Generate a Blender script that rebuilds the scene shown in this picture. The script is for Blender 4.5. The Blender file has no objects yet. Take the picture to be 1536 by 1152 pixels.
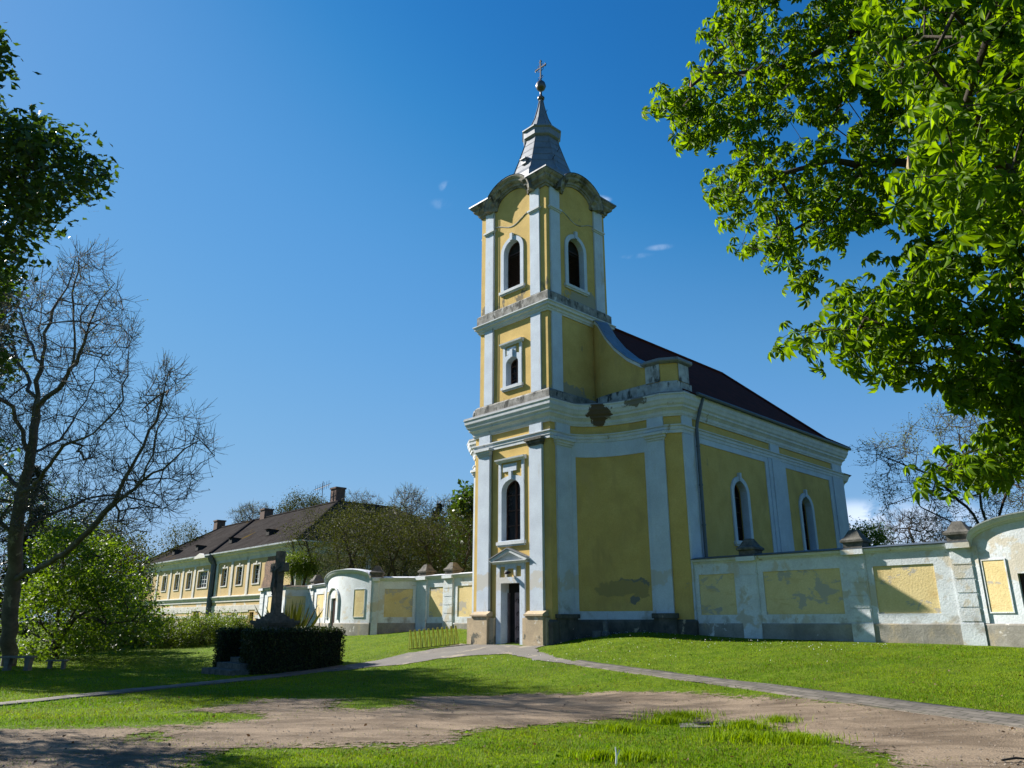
import bpy, bmesh, math, random
import numpy as np
from mathutils import Vector
from mathutils.geometry import tessellate_polygon
R_ = math.radians
random.seed(7)
RNG = np.random.default_rng(11)
S = bpy.context.scene
COL = S.collection

# ------------------------------------------------------------ camera, sky, sun, exposure
FPX, PITCH, EYE = 1130.0, math.atan(357 / 1130.0), 1.6
CP, SP = math.cos(PITCH), math.sin(PITCH)
cam = bpy.data.cameras.new('camera'); cam_o = bpy.data.objects.new('camera', cam); COL.objects.link(cam_o)
cam.sensor_width = 36; cam.lens = 36 * FPX / 1536.0
cam.clip_start = .05; cam.clip_end = 3000
cam_o.location = (0, 0, EYE); cam_o.rotation_euler = (math.pi / 2 + PITCH, 0, 0)
S.camera = cam_o

SUN_EL, SUN_AZ = 34.0, 298.8            # azimuth clockwise from +Y
W = bpy.data.worlds.new('World'); S.world = W; W.use_nodes = True
nt = W.node_tree; nt.nodes.clear()
def _n(t, typ, **kw):
    n = t.nodes.new(typ)
    for k, v in kw.items():
        if k == 'inp':
            for a, b in v.items(): n.inputs[a].default_value = b
        else: setattr(n, k, v)
    return n
wo = _n(nt, 'ShaderNodeOutputWorld'); bg = _n(nt, 'ShaderNodeBackground', inp={'Strength': 0.06})
sky = _n(nt, 'ShaderNodeTexSky', sky_type='NISHITA', sun_disc=False, sun_elevation=R_(SUN_EL), sun_rotation=R_(SUN_AZ),
         altitude=300, air_density=1.0, dust_density=.1, ozone_density=2.6)
hs = _n(nt, 'ShaderNodeHueSaturation', inp={'Hue': .497, 'Saturation': 1.28, 'Value': 1.0})
nt.links.new(sky.outputs[0], hs.inputs['Color'])
tc = _n(nt, 'ShaderNodeTexCoord')
def wdir(px, py):
    a = (px - 768) / FPX; v = (576 - py) / FPX
    return Vector((a, CP - v * SP, SP + v * CP)).normalized()
nz = _n(nt, 'ShaderNodeTexNoise', inp={'Scale': 26.0, 'Detail': 7.0, 'Roughness': .62, 'Distortion': .6})
nt.links.new(tc.outputs['Generated'], nz.inputs['Vector'])
# the camera's colour response for the sky: deeper blue overhead, a soft horizon
K_ = .1477 * .5
sn = _n(nt, 'ShaderNodeVectorMath', operation='SCALE', inp={'Scale': K_}); nt.links.new(hs.outputs['Color'], sn.inputs[0])
sx_ = _n(nt, 'ShaderNodeSeparateXYZ'); nt.links.new(sn.outputs[0], sx_.inputs[0]); cx_ = _n(nt, 'ShaderNodeCombineXYZ')
for ch, pts in enumerate(([(0, 0), (.044, .018), (.08, .082), (.10, .110), (.234, .205), (.6, .31), (2, .36)], [(0, 0), (.18, .165), (.27, .300), (.32, .345), (.57, .45), (1.0, .52), (2, .56)], [(0, 0), (.445, .49), (.64, .675), (.723, .723), (1.0, .77), (2, .80)])):
    fc = _n(nt, 'ShaderNodeFloatCurve'); cv = fc.mapping.curves[0]
    while len(cv.points) < len(pts): cv.points.new(.5, .5)
    for p_, (x_, y_) in zip(cv.points, pts): p_.location = (x_ * .5, y_)
    fc.mapping.update(); nt.links.new(sx_.outputs[ch], fc.inputs['Value']); nt.links.new(fc.outputs[0], cx_.inputs[ch])
sn2 = _n(nt, 'ShaderNodeVectorMath', operation='SCALE', inp={'Scale': 1 / .1477}); nt.links.new(cx_.outputs[0], sn2.inputs[0])
prev = sn2.outputs[0]
# (centre px, py, horizontal radius, vertical radius, strength, threshold): small wisps and the low bank on the right
for (px, py, rx, rz, st, th) in [(672, 281, .014, .009, .22, .46), (662, 306, .018, .008, .07, .44), (897, 300, .020, .007, .62, .42), (955, 384, .024, .004, .10, .40), (990, 371, .022, .0045, .16, .38), (1350, 800, .15, .05, .5, .34), (1275, 772, .05, .022, .45, .33)]:
    d = wdir(px, py)
    sb = _n(nt, 'ShaderNodeVectorMath', operation='SUBTRACT'); sb.inputs[1].default_value = d
    nt.links.new(tc.outputs['Generated'], sb.inputs[0])
    sc_ = _n(nt, 'ShaderNodeVectorMath', operation='MULTIPLY'); sc_.inputs[1].default_value = (1 / rx, 1 / rx, 1 / rz)
    nt.links.new(sb.outputs[0], sc_.inputs[0])
    ln = _n(nt, 'ShaderNodeVectorMath', operation='LENGTH'); nt.links.new(sc_.outputs[0], ln.inputs[0])
    fo = _n(nt, 'ShaderNodeMapRange', interpolation_type='SMOOTHSTEP', inp={1: 0.25, 2: 1.0, 3: 1.0, 4: 0.0}); nt.links.new(ln.outputs['Value'], fo.inputs[0])
    no = _n(nt, 'ShaderNodeMapRange', interpolation_type='SMOOTHSTEP', inp={1: th, 2: th + .22, 3: 0.0, 4: 1.0}); nt.links.new(nz.outputs[0], no.inputs[0])
    m1 = _n(nt, 'ShaderNodeMath', operation='MULTIPLY'); nt.links.new(fo.outputs[0], m1.inputs[0]); nt.links.new(no.outputs[0], m1.inputs[1])
    m2 = _n(nt, 'ShaderNodeMath', operation='MULTIPLY', inp={1: st}); nt.links.new(m1.outputs[0], m2.inputs[0])
    mx_ = _n(nt, 'ShaderNodeMixRGB', inp={'Color2': (7.6, 8.3, 9.6, 1)}); nt.links.new(m2.outputs[0], mx_.inputs['Fac']); nt.links.new(prev, mx_.inputs['Color1'])
    prev = mx_.outputs[0]
nt.links.new(prev, bg.inputs['Color']); nt.links.new(bg.outputs[0], wo.inputs['Surface'])

sl = bpy.data.lights.new('sun', 'SUN'); so = bpy.data.objects.new('sun', sl); COL.objects.link(so)
sl.energy = 5.0; sl.angle = R_(.5); sl.color = (1.0, .95, .87)
sd = Vector((math.sin(R_(SUN_AZ)) * math.cos(R_(SUN_EL)), math.cos(R_(SUN_AZ)) * math.cos(R_(SUN_EL)), math.sin(R_(SUN_EL))))
so.rotation_euler = sd.to_track_quat('Z', 'Y').to_euler()
S.view_settings.view_transform = 'Standard'; S.view_settings.look = 'None'
S.view_settings.exposure = 1.3; S.view_settings.gamma = 1.0
S.cycles.max_bounces = 6; S.cycles.diffuse_bounces = 3; S.cycles.transmission_bounces = 4; S.cycles.transparent_max_bounces = 6

# ------------------------------------------------------------ measuring: a pixel of the 1536x1152 photo and a distance give a point
def unp(px, py, f):
    a = (px - 768) / FPX; v = (576 - py) / FPX
    return np.array((a * f, (CP - v * SP) * f, EYE + (SP + v * CP) * f))
C0 = (1.374, 26.82); ROT = R_(-45.8)
EX = (math.cos(ROT), math.sin(ROT)); EY = (-math.sin(ROT), math.cos(ROT))
def loc(X, Y):
    dx, dy = X - C0[0], Y - C0[1]
    return dx * EX[0] + dy * EX[1], dx * EY[0] + dy * EY[1]
def wor(x, y): return C0[0] + x * EX[0] + y * EY[0], C0[1] + x * EX[1] + y * EY[1]
def onY(px, y0):     # column px on the local plane y = y0 -> local x
    a = (px - 768) / FPX / math.sqrt(1 + (357 / 1130) ** 2)
    # at the horizon row
    s = (y0 + C0[0] * EY[0] + C0[1] * EY[1]) / (a * EY[0] + EY[1])
    return loc(a * s, s)[0]
def vnoise(x, y, seed=0):
    x = np.asarray(x, float); y = np.asarray(y, float)
    xi = np.floor(x).astype(np.int64); yi = np.floor(y).astype(np.int64); fx = x - xi; fy = y - yi
    def h(a, b):
        n = (a * 374761393 + b * 668265263 + seed * 1442695041) & 0xffffffff
        n = ((n ^ (n >> 13)) * 1274126177) & 0xffffffff
        return ((n ^ (n >> 16)) & 0xffff) / 65535.0
    fx = fx * fx * (3 - 2 * fx); fy = fy * fy * (3 - 2 * fy)
    return (h(xi, yi) * (1 - fx) + h(xi + 1, yi) * fx) * (1 - fy) + (h(xi, yi + 1) * (1 - fx) + h(xi + 1, yi + 1) * fx) * fy
def fbm(x, y, seed=0, o=3):
    s = 0; a = 1; t = 0
    for k in range(o):
        s = s + a * vnoise(np.asarray(x) * 2 ** k, np.asarray(y) * 2 ** k, seed + k); t += a; a *= .5
    return s / t
def gh(X, Y):        # the ground: flat in front, a low mound that carries the church
    X = np.asarray(X, float); Y = np.asarray(Y, float)
    dx = X - C0[0]; dy = Y - C0[1]
    y = dx * EY[0] + dy * EY[1]; x = dx * EX[0] + dy * EX[1]
    t = np.clip((y + 8.2) / 12.6, 0, 1); h = 1.15 * t * t * (3 - 2 * t)
    h = h + .22 * np.exp(-((x + 8.5) / 3.0) ** 2 - ((y - 3) / 3.0) ** 2) - .12 * np.clip((x - 8) / 6, 0, 1) * t
    h = h + .22 * np.exp(-((x - 2.4) / 2.2) ** 2 - ((y - 1.4) / 2.2) ** 2)
    return h + (fbm(X * .35, Y * .35, 5) - .5) * .07
def G(px, py):       # pixel -> ground point
    a = (px - 768) / FPX; v = (576 - py) / FPX; dY = CP - v * SP; dZ = SP + v * CP
    a /= dY; t = dZ / dY; Ys = np.concatenate([np.arange(3, 60, .04), np.arange(60, 120, .3)])
    k = np.nonzero(EYE + t * Ys < gh(a * Ys, Ys))[0]; Y = float(Ys[k[0]]) if len(k) else 90.0
    return a * Y, Y

# ------------------------------------------------------------ materials
def mat(name, c, c2=None, scale=2.0, rough=.85, bump=.25, bscale=30, stains=(), spec=.3, metal=0.0, fine=.12, patches=(), zst=1.0):
    m = bpy.data.materials.new(name); m.use_nodes = True; t = m.node_tree; t.nodes.clear()
    out = _n(t, 'ShaderNodeOutputMaterial'); p = _n(t, 'ShaderNodeBsdfPrincipled', inp={'Roughness': rough, 'Metallic': metal, 'Specular IOR Level': spec})
    co = _n(t, 'ShaderNodeTexCoord'); L = t.links.new
    c2 = c2 or tuple(v * .8 for v in c)
    mp = _n(t, 'ShaderNodeMapping'); mp.inputs['Scale'].default_value = (1, 1, zst); L(co.outputs['Object'], mp.inputs['Vector'])
    n1 = _n(t, 'ShaderNodeTexNoise', inp={'Scale': scale, 'Detail': 6.0, 'Roughness': .6}); L(mp.outputs[0], n1.inputs['Vector'])
    r1 = _n(t, 'ShaderNodeMapRange', inp={1: .35, 2: .65}); L(n1.outputs[0], r1.inputs[0])
    mx = _n(t, 'ShaderNodeMixRGB', inp={'Color1': (*c, 1), 'Color2': (*c2, 1)}); L(r1.outputs[0], mx.inputs['Fac'])
    prev = mx.outputs[0]
    if fine:
        n2 = _n(t, 'ShaderNodeTexNoise', inp={'Scale': bscale, 'Detail': 5.0, 'Roughness': .7}); L(co.outputs['Object'], n2.inputs['Vector'])
        r2 = _n(t, 'ShaderNodeMapRange', inp={1: .3, 2: .7, 3: 1 - fine, 4: 1 + fine}); L(n2.outputs[0], r2.inputs[0])
        ml = _n(t, 'ShaderNodeVectorMath', operation='SCALE'); L(prev, ml.inputs[0]); L(r2.outputs[0], ml.inputs['Scale']); prev = ml.outputs[0]
    for st in stains:       # (colour, scale, threshold, softness, vertical stretch, seed[, z0, z1])
        col, sc, th, sf, vs, sd_ = st[:6]
        mp2 = _n(t, 'ShaderNodeMapping'); mp2.inputs['Scale'].default_value = (1, 1, vs); mp2.inputs['Location'].default_value = (sd_, sd_ * 1.7, sd_ * .3)
        L(co.outputs['Object'], mp2.inputs['Vector'])
        n3 = _n(t, 'ShaderNodeTexNoise', inp={'Scale': sc, 'Detail': 7.0, 'Roughness': .62, 'Distortion': .3}); L(mp2.outputs[0], n3.inputs['Vector'])
        src = n3.outputs[0]
        if len(st) > 6:     # stain confined to a height band
            z0, z1, z2, z3 = st[6:10]
            sx = _n(t, 'ShaderNodeSeparateXYZ'); L(co.outputs['Object'], sx.inputs[0])
            a = _n(t, 'ShaderNodeMapRange', interpolation_type='SMOOTHSTEP', inp={1: z0, 2: z1}); L(sx.outputs[2], a.inputs[0])
            b = _n(t, 'ShaderNodeMapRange', interpolation_type='SMOOTHSTEP', inp={1: z2, 2: z3, 3: 1.0, 4: 0.0}); L(sx.outputs[2], b.inputs[0])
            ab = _n(t, 'ShaderNodeMath', operation='MULTIPLY'); L(a.outputs[0], ab.inputs[0]); L(b.outputs[0], ab.inputs[1])
            sm = _n(t, 'ShaderNodeMath', operation='MULTIPLY_ADD', inp={1: .35, 2: -.35}); L(ab.outputs[0], sm.inputs[0])
            ad = _n(t, 'ShaderNodeMath', operation='ADD'); L(src, ad.inputs[0]); L(sm.outputs[0], ad.inputs[1]); src = ad.outputs[0]
        r3 = _n(t, 'ShaderNodeMapRange', interpolation_type='SMOOTHSTEP', inp={1: th, 2: th + sf}); L(src, r3.inputs[0])
        m3 = _n(t, 'ShaderNodeMixRGB', inp={'Color2': (*col, 1)}); L(r3.outputs[0], m3.inputs['Fac']); L(prev, m3.inputs['Color1']); prev = m3.outputs[0]
    for col, cen, rad in patches:      # plaster repairs and losses at a place of their own
        sb = _n(t, 'ShaderNodeVectorMath', operation='SUBTRACT'); sb.inputs[1].default_value = cen; L(co.outputs['Object'], sb.inputs[0])
        ml = _n(t, 'ShaderNodeVectorMath', operation='MULTIPLY'); ml.inputs[1].default_value = tuple(1 / r for r in rad); L(sb.outputs[0], ml.inputs[0])
        ln = _n(t, 'ShaderNodeVectorMath', operation='LENGTH'); L(ml.outputs[0], ln.inputs[0])
        n5 = _n(t, 'ShaderNodeTexNoise', inp={'Scale': 2.6, 'Detail': 6.0, 'Roughness': .6}); L(co.outputs['Object'], n5.inputs['Vector'])
        ad = _n(t, 'ShaderNodeMath', operation='MULTIPLY_ADD', inp={1: 2.4, 2: -1.2}); L(n5.outputs[0], ad.inputs[0])
        a2 = _n(t, 'ShaderNodeMath', operation='ADD'); L(ad.outputs[0], a2.inputs[0]); L(ln.outputs['Value'], a2.inputs[1])
        r5 = _n(t, 'ShaderNodeMapRange', interpolation_type='SMOOTHSTEP', inp={1: .78, 2: .92, 3: 1.0, 4: 0.0}); L(a2.outputs[0], r5.inputs[0])
        m5 = _n(t, 'ShaderNodeMixRGB', inp={'Color2': (*col, 1)}); L(r5.outputs[0], m5.inputs['Fac']); L(prev, m5.inputs['Color1']); prev = m5.outputs[0]
    L(prev, p.inputs['Base Color'])
    if bump:
        nb = _n(t, 'ShaderNodeTexNoise', inp={'Scale': bscale, 'Detail': 6.0, 'Roughness': .65}); L(co.outputs['Object'], nb.inputs['Vector'])
        bp = _n(t, 'ShaderNodeBump', inp={'Strength': bump, 'Distance': .02}); L(nb.outputs[0], bp.inputs['Height']); L(bp.outputs[0], p.inputs['Normal'])
    L(p.outputs[0], out.inputs['Surface']); m['p'] = p.name
    return m
GR = (.16, .155, .14); DG = (.07, .068, .06)
OCH = (.57, .392, .125); OCH2 = (.49, .33, .095)
M = {}
M['ochre'] = mat('ochre_plaster', OCH, OCH2, 1.3, .9, .35, 26, [((.50, .34, .12), 1.6, .6, .12, .22, 3.0), ((.30, .27, .2), 2.2, .60, .06, 1, 9.0, 2.0, 2.9, 3.0, 3.7), ((.2, .17, .11), 2.6, .66, .1, .3, 5.0), ((.14, .12, .08), 3.0, .50, .12, .5, 2.0, 13.3, 13.9, 14.2, 15.0), ((.40, .27, .09), .8, .5, .25, .5, 11.0)], patches=[((.17, .16, .13), (1.75, 2.3, 2.86), (1.0, .6, .2)), ((.17, .16, .13), (1.75, 2.3, 2.35), (.2, .5, .2)), ((.33, .24, .09), (1.3, 2.2, 2.7), (1.5, .8, .3)), ((.30, .27, .2), (-.06, 2.4, 14.2), (.5, 1.3, .5)), ((.3, .26, .18), (-.06, 1.2, 9.9), (.6, 1.6, .5))])
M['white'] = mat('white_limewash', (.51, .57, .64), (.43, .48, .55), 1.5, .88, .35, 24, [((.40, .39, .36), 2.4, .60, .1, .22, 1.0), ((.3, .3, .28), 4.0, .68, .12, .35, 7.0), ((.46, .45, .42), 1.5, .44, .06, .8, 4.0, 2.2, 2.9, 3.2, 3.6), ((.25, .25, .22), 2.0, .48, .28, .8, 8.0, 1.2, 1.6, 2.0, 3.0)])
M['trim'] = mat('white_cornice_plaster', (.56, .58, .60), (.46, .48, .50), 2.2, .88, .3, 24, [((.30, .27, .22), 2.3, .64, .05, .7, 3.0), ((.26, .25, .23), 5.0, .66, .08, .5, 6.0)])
BRN = (.10, .07, .045)
M['cornicetrim'] = mat('white_cornice_plaster_with_losses', (.56, .58, .60), (.46, .48, .50), 2.2, .88, .3, 24, [((.30, .27, .22), 2.3, .64, .05, .7, 3.0), ((.26, .25, .23), 5.0, .66, .08, .5, 6.0)], patches=[(BRN, (.95, 1.75, 9.2), (.55, .5, .34)), (BRN, (.9, 1.8, 8.85), (.3, .3, .3)), ((.17, .15, .12), (2.45, 2.1, 9.3), (.55, .5, .22))])
M['trimdark'] = mat('blackened_cornice_plaster', (.30, .285, .25), (.14, .13, .11), 2.2, .92, .5, 20, [((.07, .065, .055), 2.6, .50, .12, .7, 3.0), ((.26, .19, .12), 2.0, .62, .05, 1, 9.0)])
M['grimeblue'] = mat('flaking_attic_plaster', (.48, .49, .49), (.22, .22, .22), 2.5, .92, .5, 20, [((.07, .07, .065), 3.2, .50, .12, .45, 3.0)])
M['tinseam'] = mat('sheet_metal_seam', (.19, .195, .21), None, 3, .4, 0, 10, metal=.3)
M['tilecap'] = mat('mossy_tile_coping', (.12, .09, .06), (.06, .05, .035), 5, .95, .6, 18)
M['manorwhite'] = mat('grey_cream_limewash', (.60, .575, .52), (.46, .44, .40), 1.2, .92, .3, 12, [((.33, .30, .25), 1.4, .6, .08, .4, 3.0)])
M['manorochre'] = mat('sunny_manor_ochre', (.53, .39, .18), (.47, .33, .14), .6, .92, .3, 8, [((.42, .32, .2), .8, .6, .1, .3, 3.0), ((.55, .52, .46), .9, .56, .05, 1.0, 5.0, -1.0, .0, 3.3, 3.5)])
M['redflower'] = mat('red_petal', (.35, .02, .02), None, 4, .6, 0, 10, fine=0)
M['budspike'] = mat('chestnut_flower_bud', (.30, .24, .12), (.25, .12, .08), 8, .8, 0, 20)
M['pebble'] = mat('pebble_stone', (.24, .2, .16), (.12, .1, .08), 9, .9, 0, 20)
M['hedgecore'] = mat('hedge_inner_shade', (.012, .014, .007), None, 8, .95, .5, 20)  # near-black colour standing for the shade behind the outer leaves
M['grime'] = mat('blackened_plaster_band', (.30, .29, .27), (.12, .115, .1), 3.0, .95, .6, 22, [((.05, .05, .045), 5.0, .52, .12, .35, 1.0), ((.5, .5, .49), 3.0, .60, .06, .5, 8.0)])
M['plinth'] = mat('damp_plinth_render', (.11, .105, .09), (.055, .053, .046), 1.6, .95, .5, 18, [((.05, .052, .045), 2.3, .5, .14, .6, 2.0), ((.38, .30, .2), 2.2, .60, .06, .8, 7.0)])
M['stone'] = mat('worn_sandstone', (.46, .36, .23), (.34, .27, .18), 2.0, .95, .5, 18, [((.12, .115, .09), 2.6, .52, .1, 1, 2.0, 0, .3, 1.1, 1.5), ((.5, .46, .38), 3.0, .62, .06, 1, 5.0)])
M['darkstone'] = mat('dark_weathered_stone', (.13, .122, .105), (.06, .058, .05), 6, .95, .7, 22, [((.16, .15, .12), 4.0, .6, .1, 1, 2.0)])
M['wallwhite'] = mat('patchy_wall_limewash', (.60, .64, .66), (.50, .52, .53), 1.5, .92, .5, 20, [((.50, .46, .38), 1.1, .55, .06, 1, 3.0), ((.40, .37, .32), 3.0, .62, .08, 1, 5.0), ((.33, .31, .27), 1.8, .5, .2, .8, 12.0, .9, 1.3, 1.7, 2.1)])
M['wallochre'] = mat('faded_wall_ochre', (.66, .53, .27), (.58, .45, .21), 1.2, .92, .5, 20, [((.40, .36, .29), 1.15, .56, .03, 1.6, 6.0), ((.55, .41, .19), 1.0, .55, .12, 2.2, 2.0)])
M['wallplinth'] = mat('stained_wall_plinth', (.29, .275, .24), (.19, .178, .15), 1.6, .95, .5, 18, [((.38, .31, .2), 1.5, .53, .2, .7, 4.0), ((.17, .16, .14), 2.0, .52, .22, .4, 8.0), ((.6, .58, .54), 2.0, .62, .05, 1, 5.0)])
M['tinroof'] = mat('grey_sheet_metal', (.20, .21, .23), (.15, .16, .175), 1.5, .5, .12, 8, [((.10, .10, .105), 3.0, .6, .1, .4, 3.0)], spec=.5, metal=.35)
M['whitetin'] = mat('pale_coping_sheet', (.62, .64, .68), (.42, .43, .46), 1.0, .5, .15, 6, [((.2, .19, .18), 3.0, .58, .06, 1, 3.0)], spec=.5)
M['redroof'] = mat('dark_red_roof_tiles', (.075, .018, .013), (.045, .013, .010), 2.0, .95, .5, 14, spec=.05)
M['slate'] = mat('old_brown_roof_tiles', (.044, .040, .038), (.031, .028, .027), .5, 1.0, .6, 5, [((.08, .055, .015), .35, .64, .08, 1, 9.0), ((.028, .022, .02), 1.4, .56, .1, .6, 3.0)], fine=.3, spec=0.0)
M['dark'] = mat('dark_interior', (.012, .01, .009), None, 2, .9, 0, 10, fine=0)
M['wood'] = mat('dark_brown_painted_wood', (.05, .022, .015), (.03, .014, .01), 4, .6, .2, 40)
M['doorwood'] = mat('iron_clad_door', (.22, .165, .17), (.13, .10, .105), 3, .6, .3, 30, metal=.3)
M['iron'] = mat('wrought_iron', (.035, .03, .032), None, 5, .5, .1, 30, metal=.6)
M['glass'] = mat('dark_window_glass', (.010, .011, .014), None, 2, .2, .05, 3, spec=.25, fine=0)
M['pipe'] = mat('zinc_downpipe', (.10, .12, .14), None, 5, .5, .1, 20, metal=.4)
M['leadcap'] = mat('dull_metal_ball', (.12, .11, .11), None, 4, .4, .1, 20, metal=.7)
M['yellowpaint'] = mat('yellow_painted_steel', (.55, .50, .07), (.38, .33, .05), 4, .5, .1, 30)
M['greystone'] = mat('grey_memorial_stone', (.13, .135, .135), (.07, .072, .07), 4, .9, .5, 22, [((.2, .2, .16), 4, .6, .1, 1, 3.0)])
M['tablestone'] = mat('pale_bench_stone', (.17, .16, .13), (.11, .10, .085), 4, .9, .4, 22)
M['bark'] = mat('dark_bark', (.06, .048, .035), (.035, .028, .02), 5, .95, .8, 12, zst=.3)
M['planebark'] = mat('mottled_plane_bark', (.098, .088, .076), (.058, .051, .044), 3, .9, .5, 8, [((.17, .16, .13), 3.5, .6, .04, .6, 3.0)])
M['asphalt'] = mat('worn_path_asphalt', (.15, .138, .122), (.115, .105, .092), 1.2, .9, .4, 60, [((.25, .215, .16), 1.3, .55, .1, 1, 3.0)], fine=.2)

def brick_mat(name, c1, c2, mortar, scale, bw=.5, rh=.25, ms=.02):
    m = bpy.data.materials.new(name); m.use_nodes = True; t = m.node_tree; L = t.links.new
    p = t.nodes['Principled BSDF']; p.inputs['Roughness'].default_value = .92
    co = _n(t, 'ShaderNodeTexCoord'); b = _n(t, 'ShaderNodeTexBrick', inp={'Color1': (*c1, 1), 'Color2': (*c2, 1), 'Mortar': (*mortar, 1), 'Scale': scale, 'Mortar Size': ms, 'Brick Width': bw, 'Row Height': rh})
    L(co.outputs['UV'], b.inputs['Vector'])
    n = _n(t, 'ShaderNodeTexNoise', inp={'Scale': 3.0, 'Detail': 6.0}); L(co.outputs['Object'], n.inputs['Vector'])
    r = _n(t, 'ShaderNodeMapRange', inp={1: .3, 2: .7, 3: .65, 4: 1.25}); L(n.outputs[0], r.inputs[0])
    v = _n(t, 'ShaderNodeVectorMath', operation='SCALE'); L(b.outputs[0], v.inputs[0]); L(r.outputs[0], v.inputs['Scale']); L(v.outputs[0], p.inputs['Base Color'])
    bp = _n(t, 'ShaderNodeBump', inp={'Strength': .5, 'Distance': .02}); L(b.outputs['Fac'], bp.inputs['Height']); bp.invert = True; L(bp.outputs[0], p.inputs['Normal'])
    return m
M['brick'] = brick_mat('exposed_old_brick', (.24, .12, .07), (.12, .065, .045), (.22, .18, .13), 2.6)
M['pavers'] = brick_mat('concrete_pavers', (.125, .108, .09), (.085, .074, .06), (.035, .034, .018), 1.0, .4, .2, .012)
M['chimneybrick'] = mat('sooty_chimney_brick', (.14, .085, .065), (.09, .06, .05), 5, .95, .5, 16)

def leafmat(name, c, c2, tr=.5, rough=.45, tcol=None, spec=.35):
    m = bpy.data.materials.new(name); m.use_nodes = True; t = m.node_tree; t.nodes.clear(); L = t.links.new
    out = _n(t, 'ShaderNodeOutputMaterial'); p = _n(t, 'ShaderNodeBsdfPrincipled', inp={'Roughness': rough, 'Specular IOR Level': spec})
    tr_ = _n(t, 'ShaderNodeBsdfTranslucent'); ms = _n(t, 'ShaderNodeMixShader', inp={'Fac': tr})
    g = _n(t, 'ShaderNodeNewGeometry'); r = _n(t, 'ShaderNodeMixRGB', inp={'Color1': (*c, 1), 'Color2': (*c2, 1)}); L(g.outputs['Random Per Island'], r.inputs['Fac'])
    L(r.outputs[0], p.inputs['Base Color'])
    tcol = tcol or (1.6, 1.5, .5)
    mu = _n(t, 'ShaderNodeMixRGB', blend_type='MULTIPLY', inp={'Fac': 1.0, 'Color2': (*tcol, 1)}); L(r.outputs[0], mu.inputs['Color1']); L(mu.outputs[0], tr_.inputs['Color'])
    L(p.outputs[0], ms.inputs[1]); L(tr_.outputs[0], ms.inputs[2]); L(ms.outputs[0], out.inputs['Surface'])
    return m
M['chestnutleaf'] = leafmat('chestnut_leaf', (.108, .195, .006), (.026, .070, .003), .55, .5, (2.5, 2.1, .4), spec=.12)
M['darkleaf'] = leafmat('dark_maple_leaf', (.05, .085, .02), (.03, .055, .012), .4, .4, (1.5, 1.6, .3))
M['mapleleaf'] = leafmat('fresh_maple_leaf', (.10, .165, .012), (.05, .09, .006), .5, .5, (1.9, 1.8, .5))
M['olive'] = leafmat('sparse_olive_leaf', (.050, .062, .012), (.026, .036, .008), .35, .6, (1.6, 1.4, .5), spec=.1)
M['bud'] = leafmat('pale_young_leaf', (.14, .17, .05), (.09, .11, .035), .4, .5, (1.4, 1.3, .6))
M['shrub'] = leafmat('bright_shrub_leaf', (.11, .165, .014), (.06, .10, .008), .4, .5, (1.7, 1.6, .5))
M['hedgeleaf'] = leafmat('clipped_hedge_leaf', (.042, .056, .014), (.016, .026, .007), .25, .5, (1.3, 1.4, .4), spec=.2)
M['needle'] = leafmat('dark_needle', (.022, .035, .018), (.012, .02, .01), .1, .6)
M['grassblade'] = leafmat('grass_blade', (.20, .29, .004), (.09, .165, .002), .4, .6, (1.7, 1.6, .3), spec=.08)
M['grassdeep'] = leafmat('deep_grass_blade', (.13, .225, .004), (.06, .12, .002), .4, .6, (1.5, 1.6, .3), spec=.08)
M['drygrass'] = leafmat('yellowed_grass_blade', (.18, .18, .03), (.11, .13, .015), .35, .6, (1.3, 1.3, .5), spec=.08)
M['litter'] = leafmat('dry_leaf', (.16, .10, .05), (.09, .055, .025), .3, .7, (1, .8, .5))
M['daisy'] = mat('white_daisy', (.8, .8, .75), None, 2, .7, 0, 10, fine=0)

def ground_mat():
    m = bpy.data.materials.new('lawn_soil'); m.use_nodes = True; t = m.node_tree; L = t.links.new
    p = t.nodes['Principled BSDF']; p.inputs['Roughness'].default_value = .95; p.inputs['Specular IOR Level'].default_value = .1
    co = _n(t, 'ShaderNodeTexCoord')
    def noise(s, d=6): n = _n(t, 'ShaderNodeTexNoise', inp={'Scale': s, 'Detail': float(d), 'Roughness': .65}); L(co.outputs['Object'], n.inputs['Vector']); return n
    a = noise(.35); b = noise(22); c = noise(2.2)
    r = _n(t, 'ShaderNodeMapRange', inp={1: .4, 2: .62}); L(c.outputs[0], r.inputs[0])
    m1 = _n(t, 'ShaderNodeMixRGB', inp={'Color1': (.065, .115, .004, 1), 'Color2': (.11, .16, .008, 1)}); L(r.outputs[0], m1.inputs['Fac'])
    r2 = _n(t, 'ShaderNodeMapRange', inp={1: .5, 2: .7, 3: 0, 4: .5}); L(a.outputs[0], r2.inputs[0])
    m2 = _n(t, 'ShaderNodeMixRGB', inp={'Color2': (.06, .075, .012, 1)}); L(r2.outputs[0], m2.inputs['Fac']); L(m1.outputs[0], m2.inputs['Color1'])
    r3 = _n(t, 'ShaderNodeMapRange', inp={1: .3, 2: .7, 3: .6, 4: 1.35}); L(b.outputs[0], r3.inputs[0])
    v = _n(t, 'ShaderNodeVectorMath', operation='SCALE'); L(m2.outputs[0], v.inputs[0]); L(r3.outputs[0], v.inputs['Scale']); L(v.outputs[0], p.inputs['Base Color'])
    bp = _n(t, 'ShaderNodeBump', inp={'Strength': .9, 'Distance': .05}); L(b.outputs[0], bp.inputs['Height']); L(bp.outputs[0], p.inputs['Normal'])
    return m
M['lawn'] = ground_mat()
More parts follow.
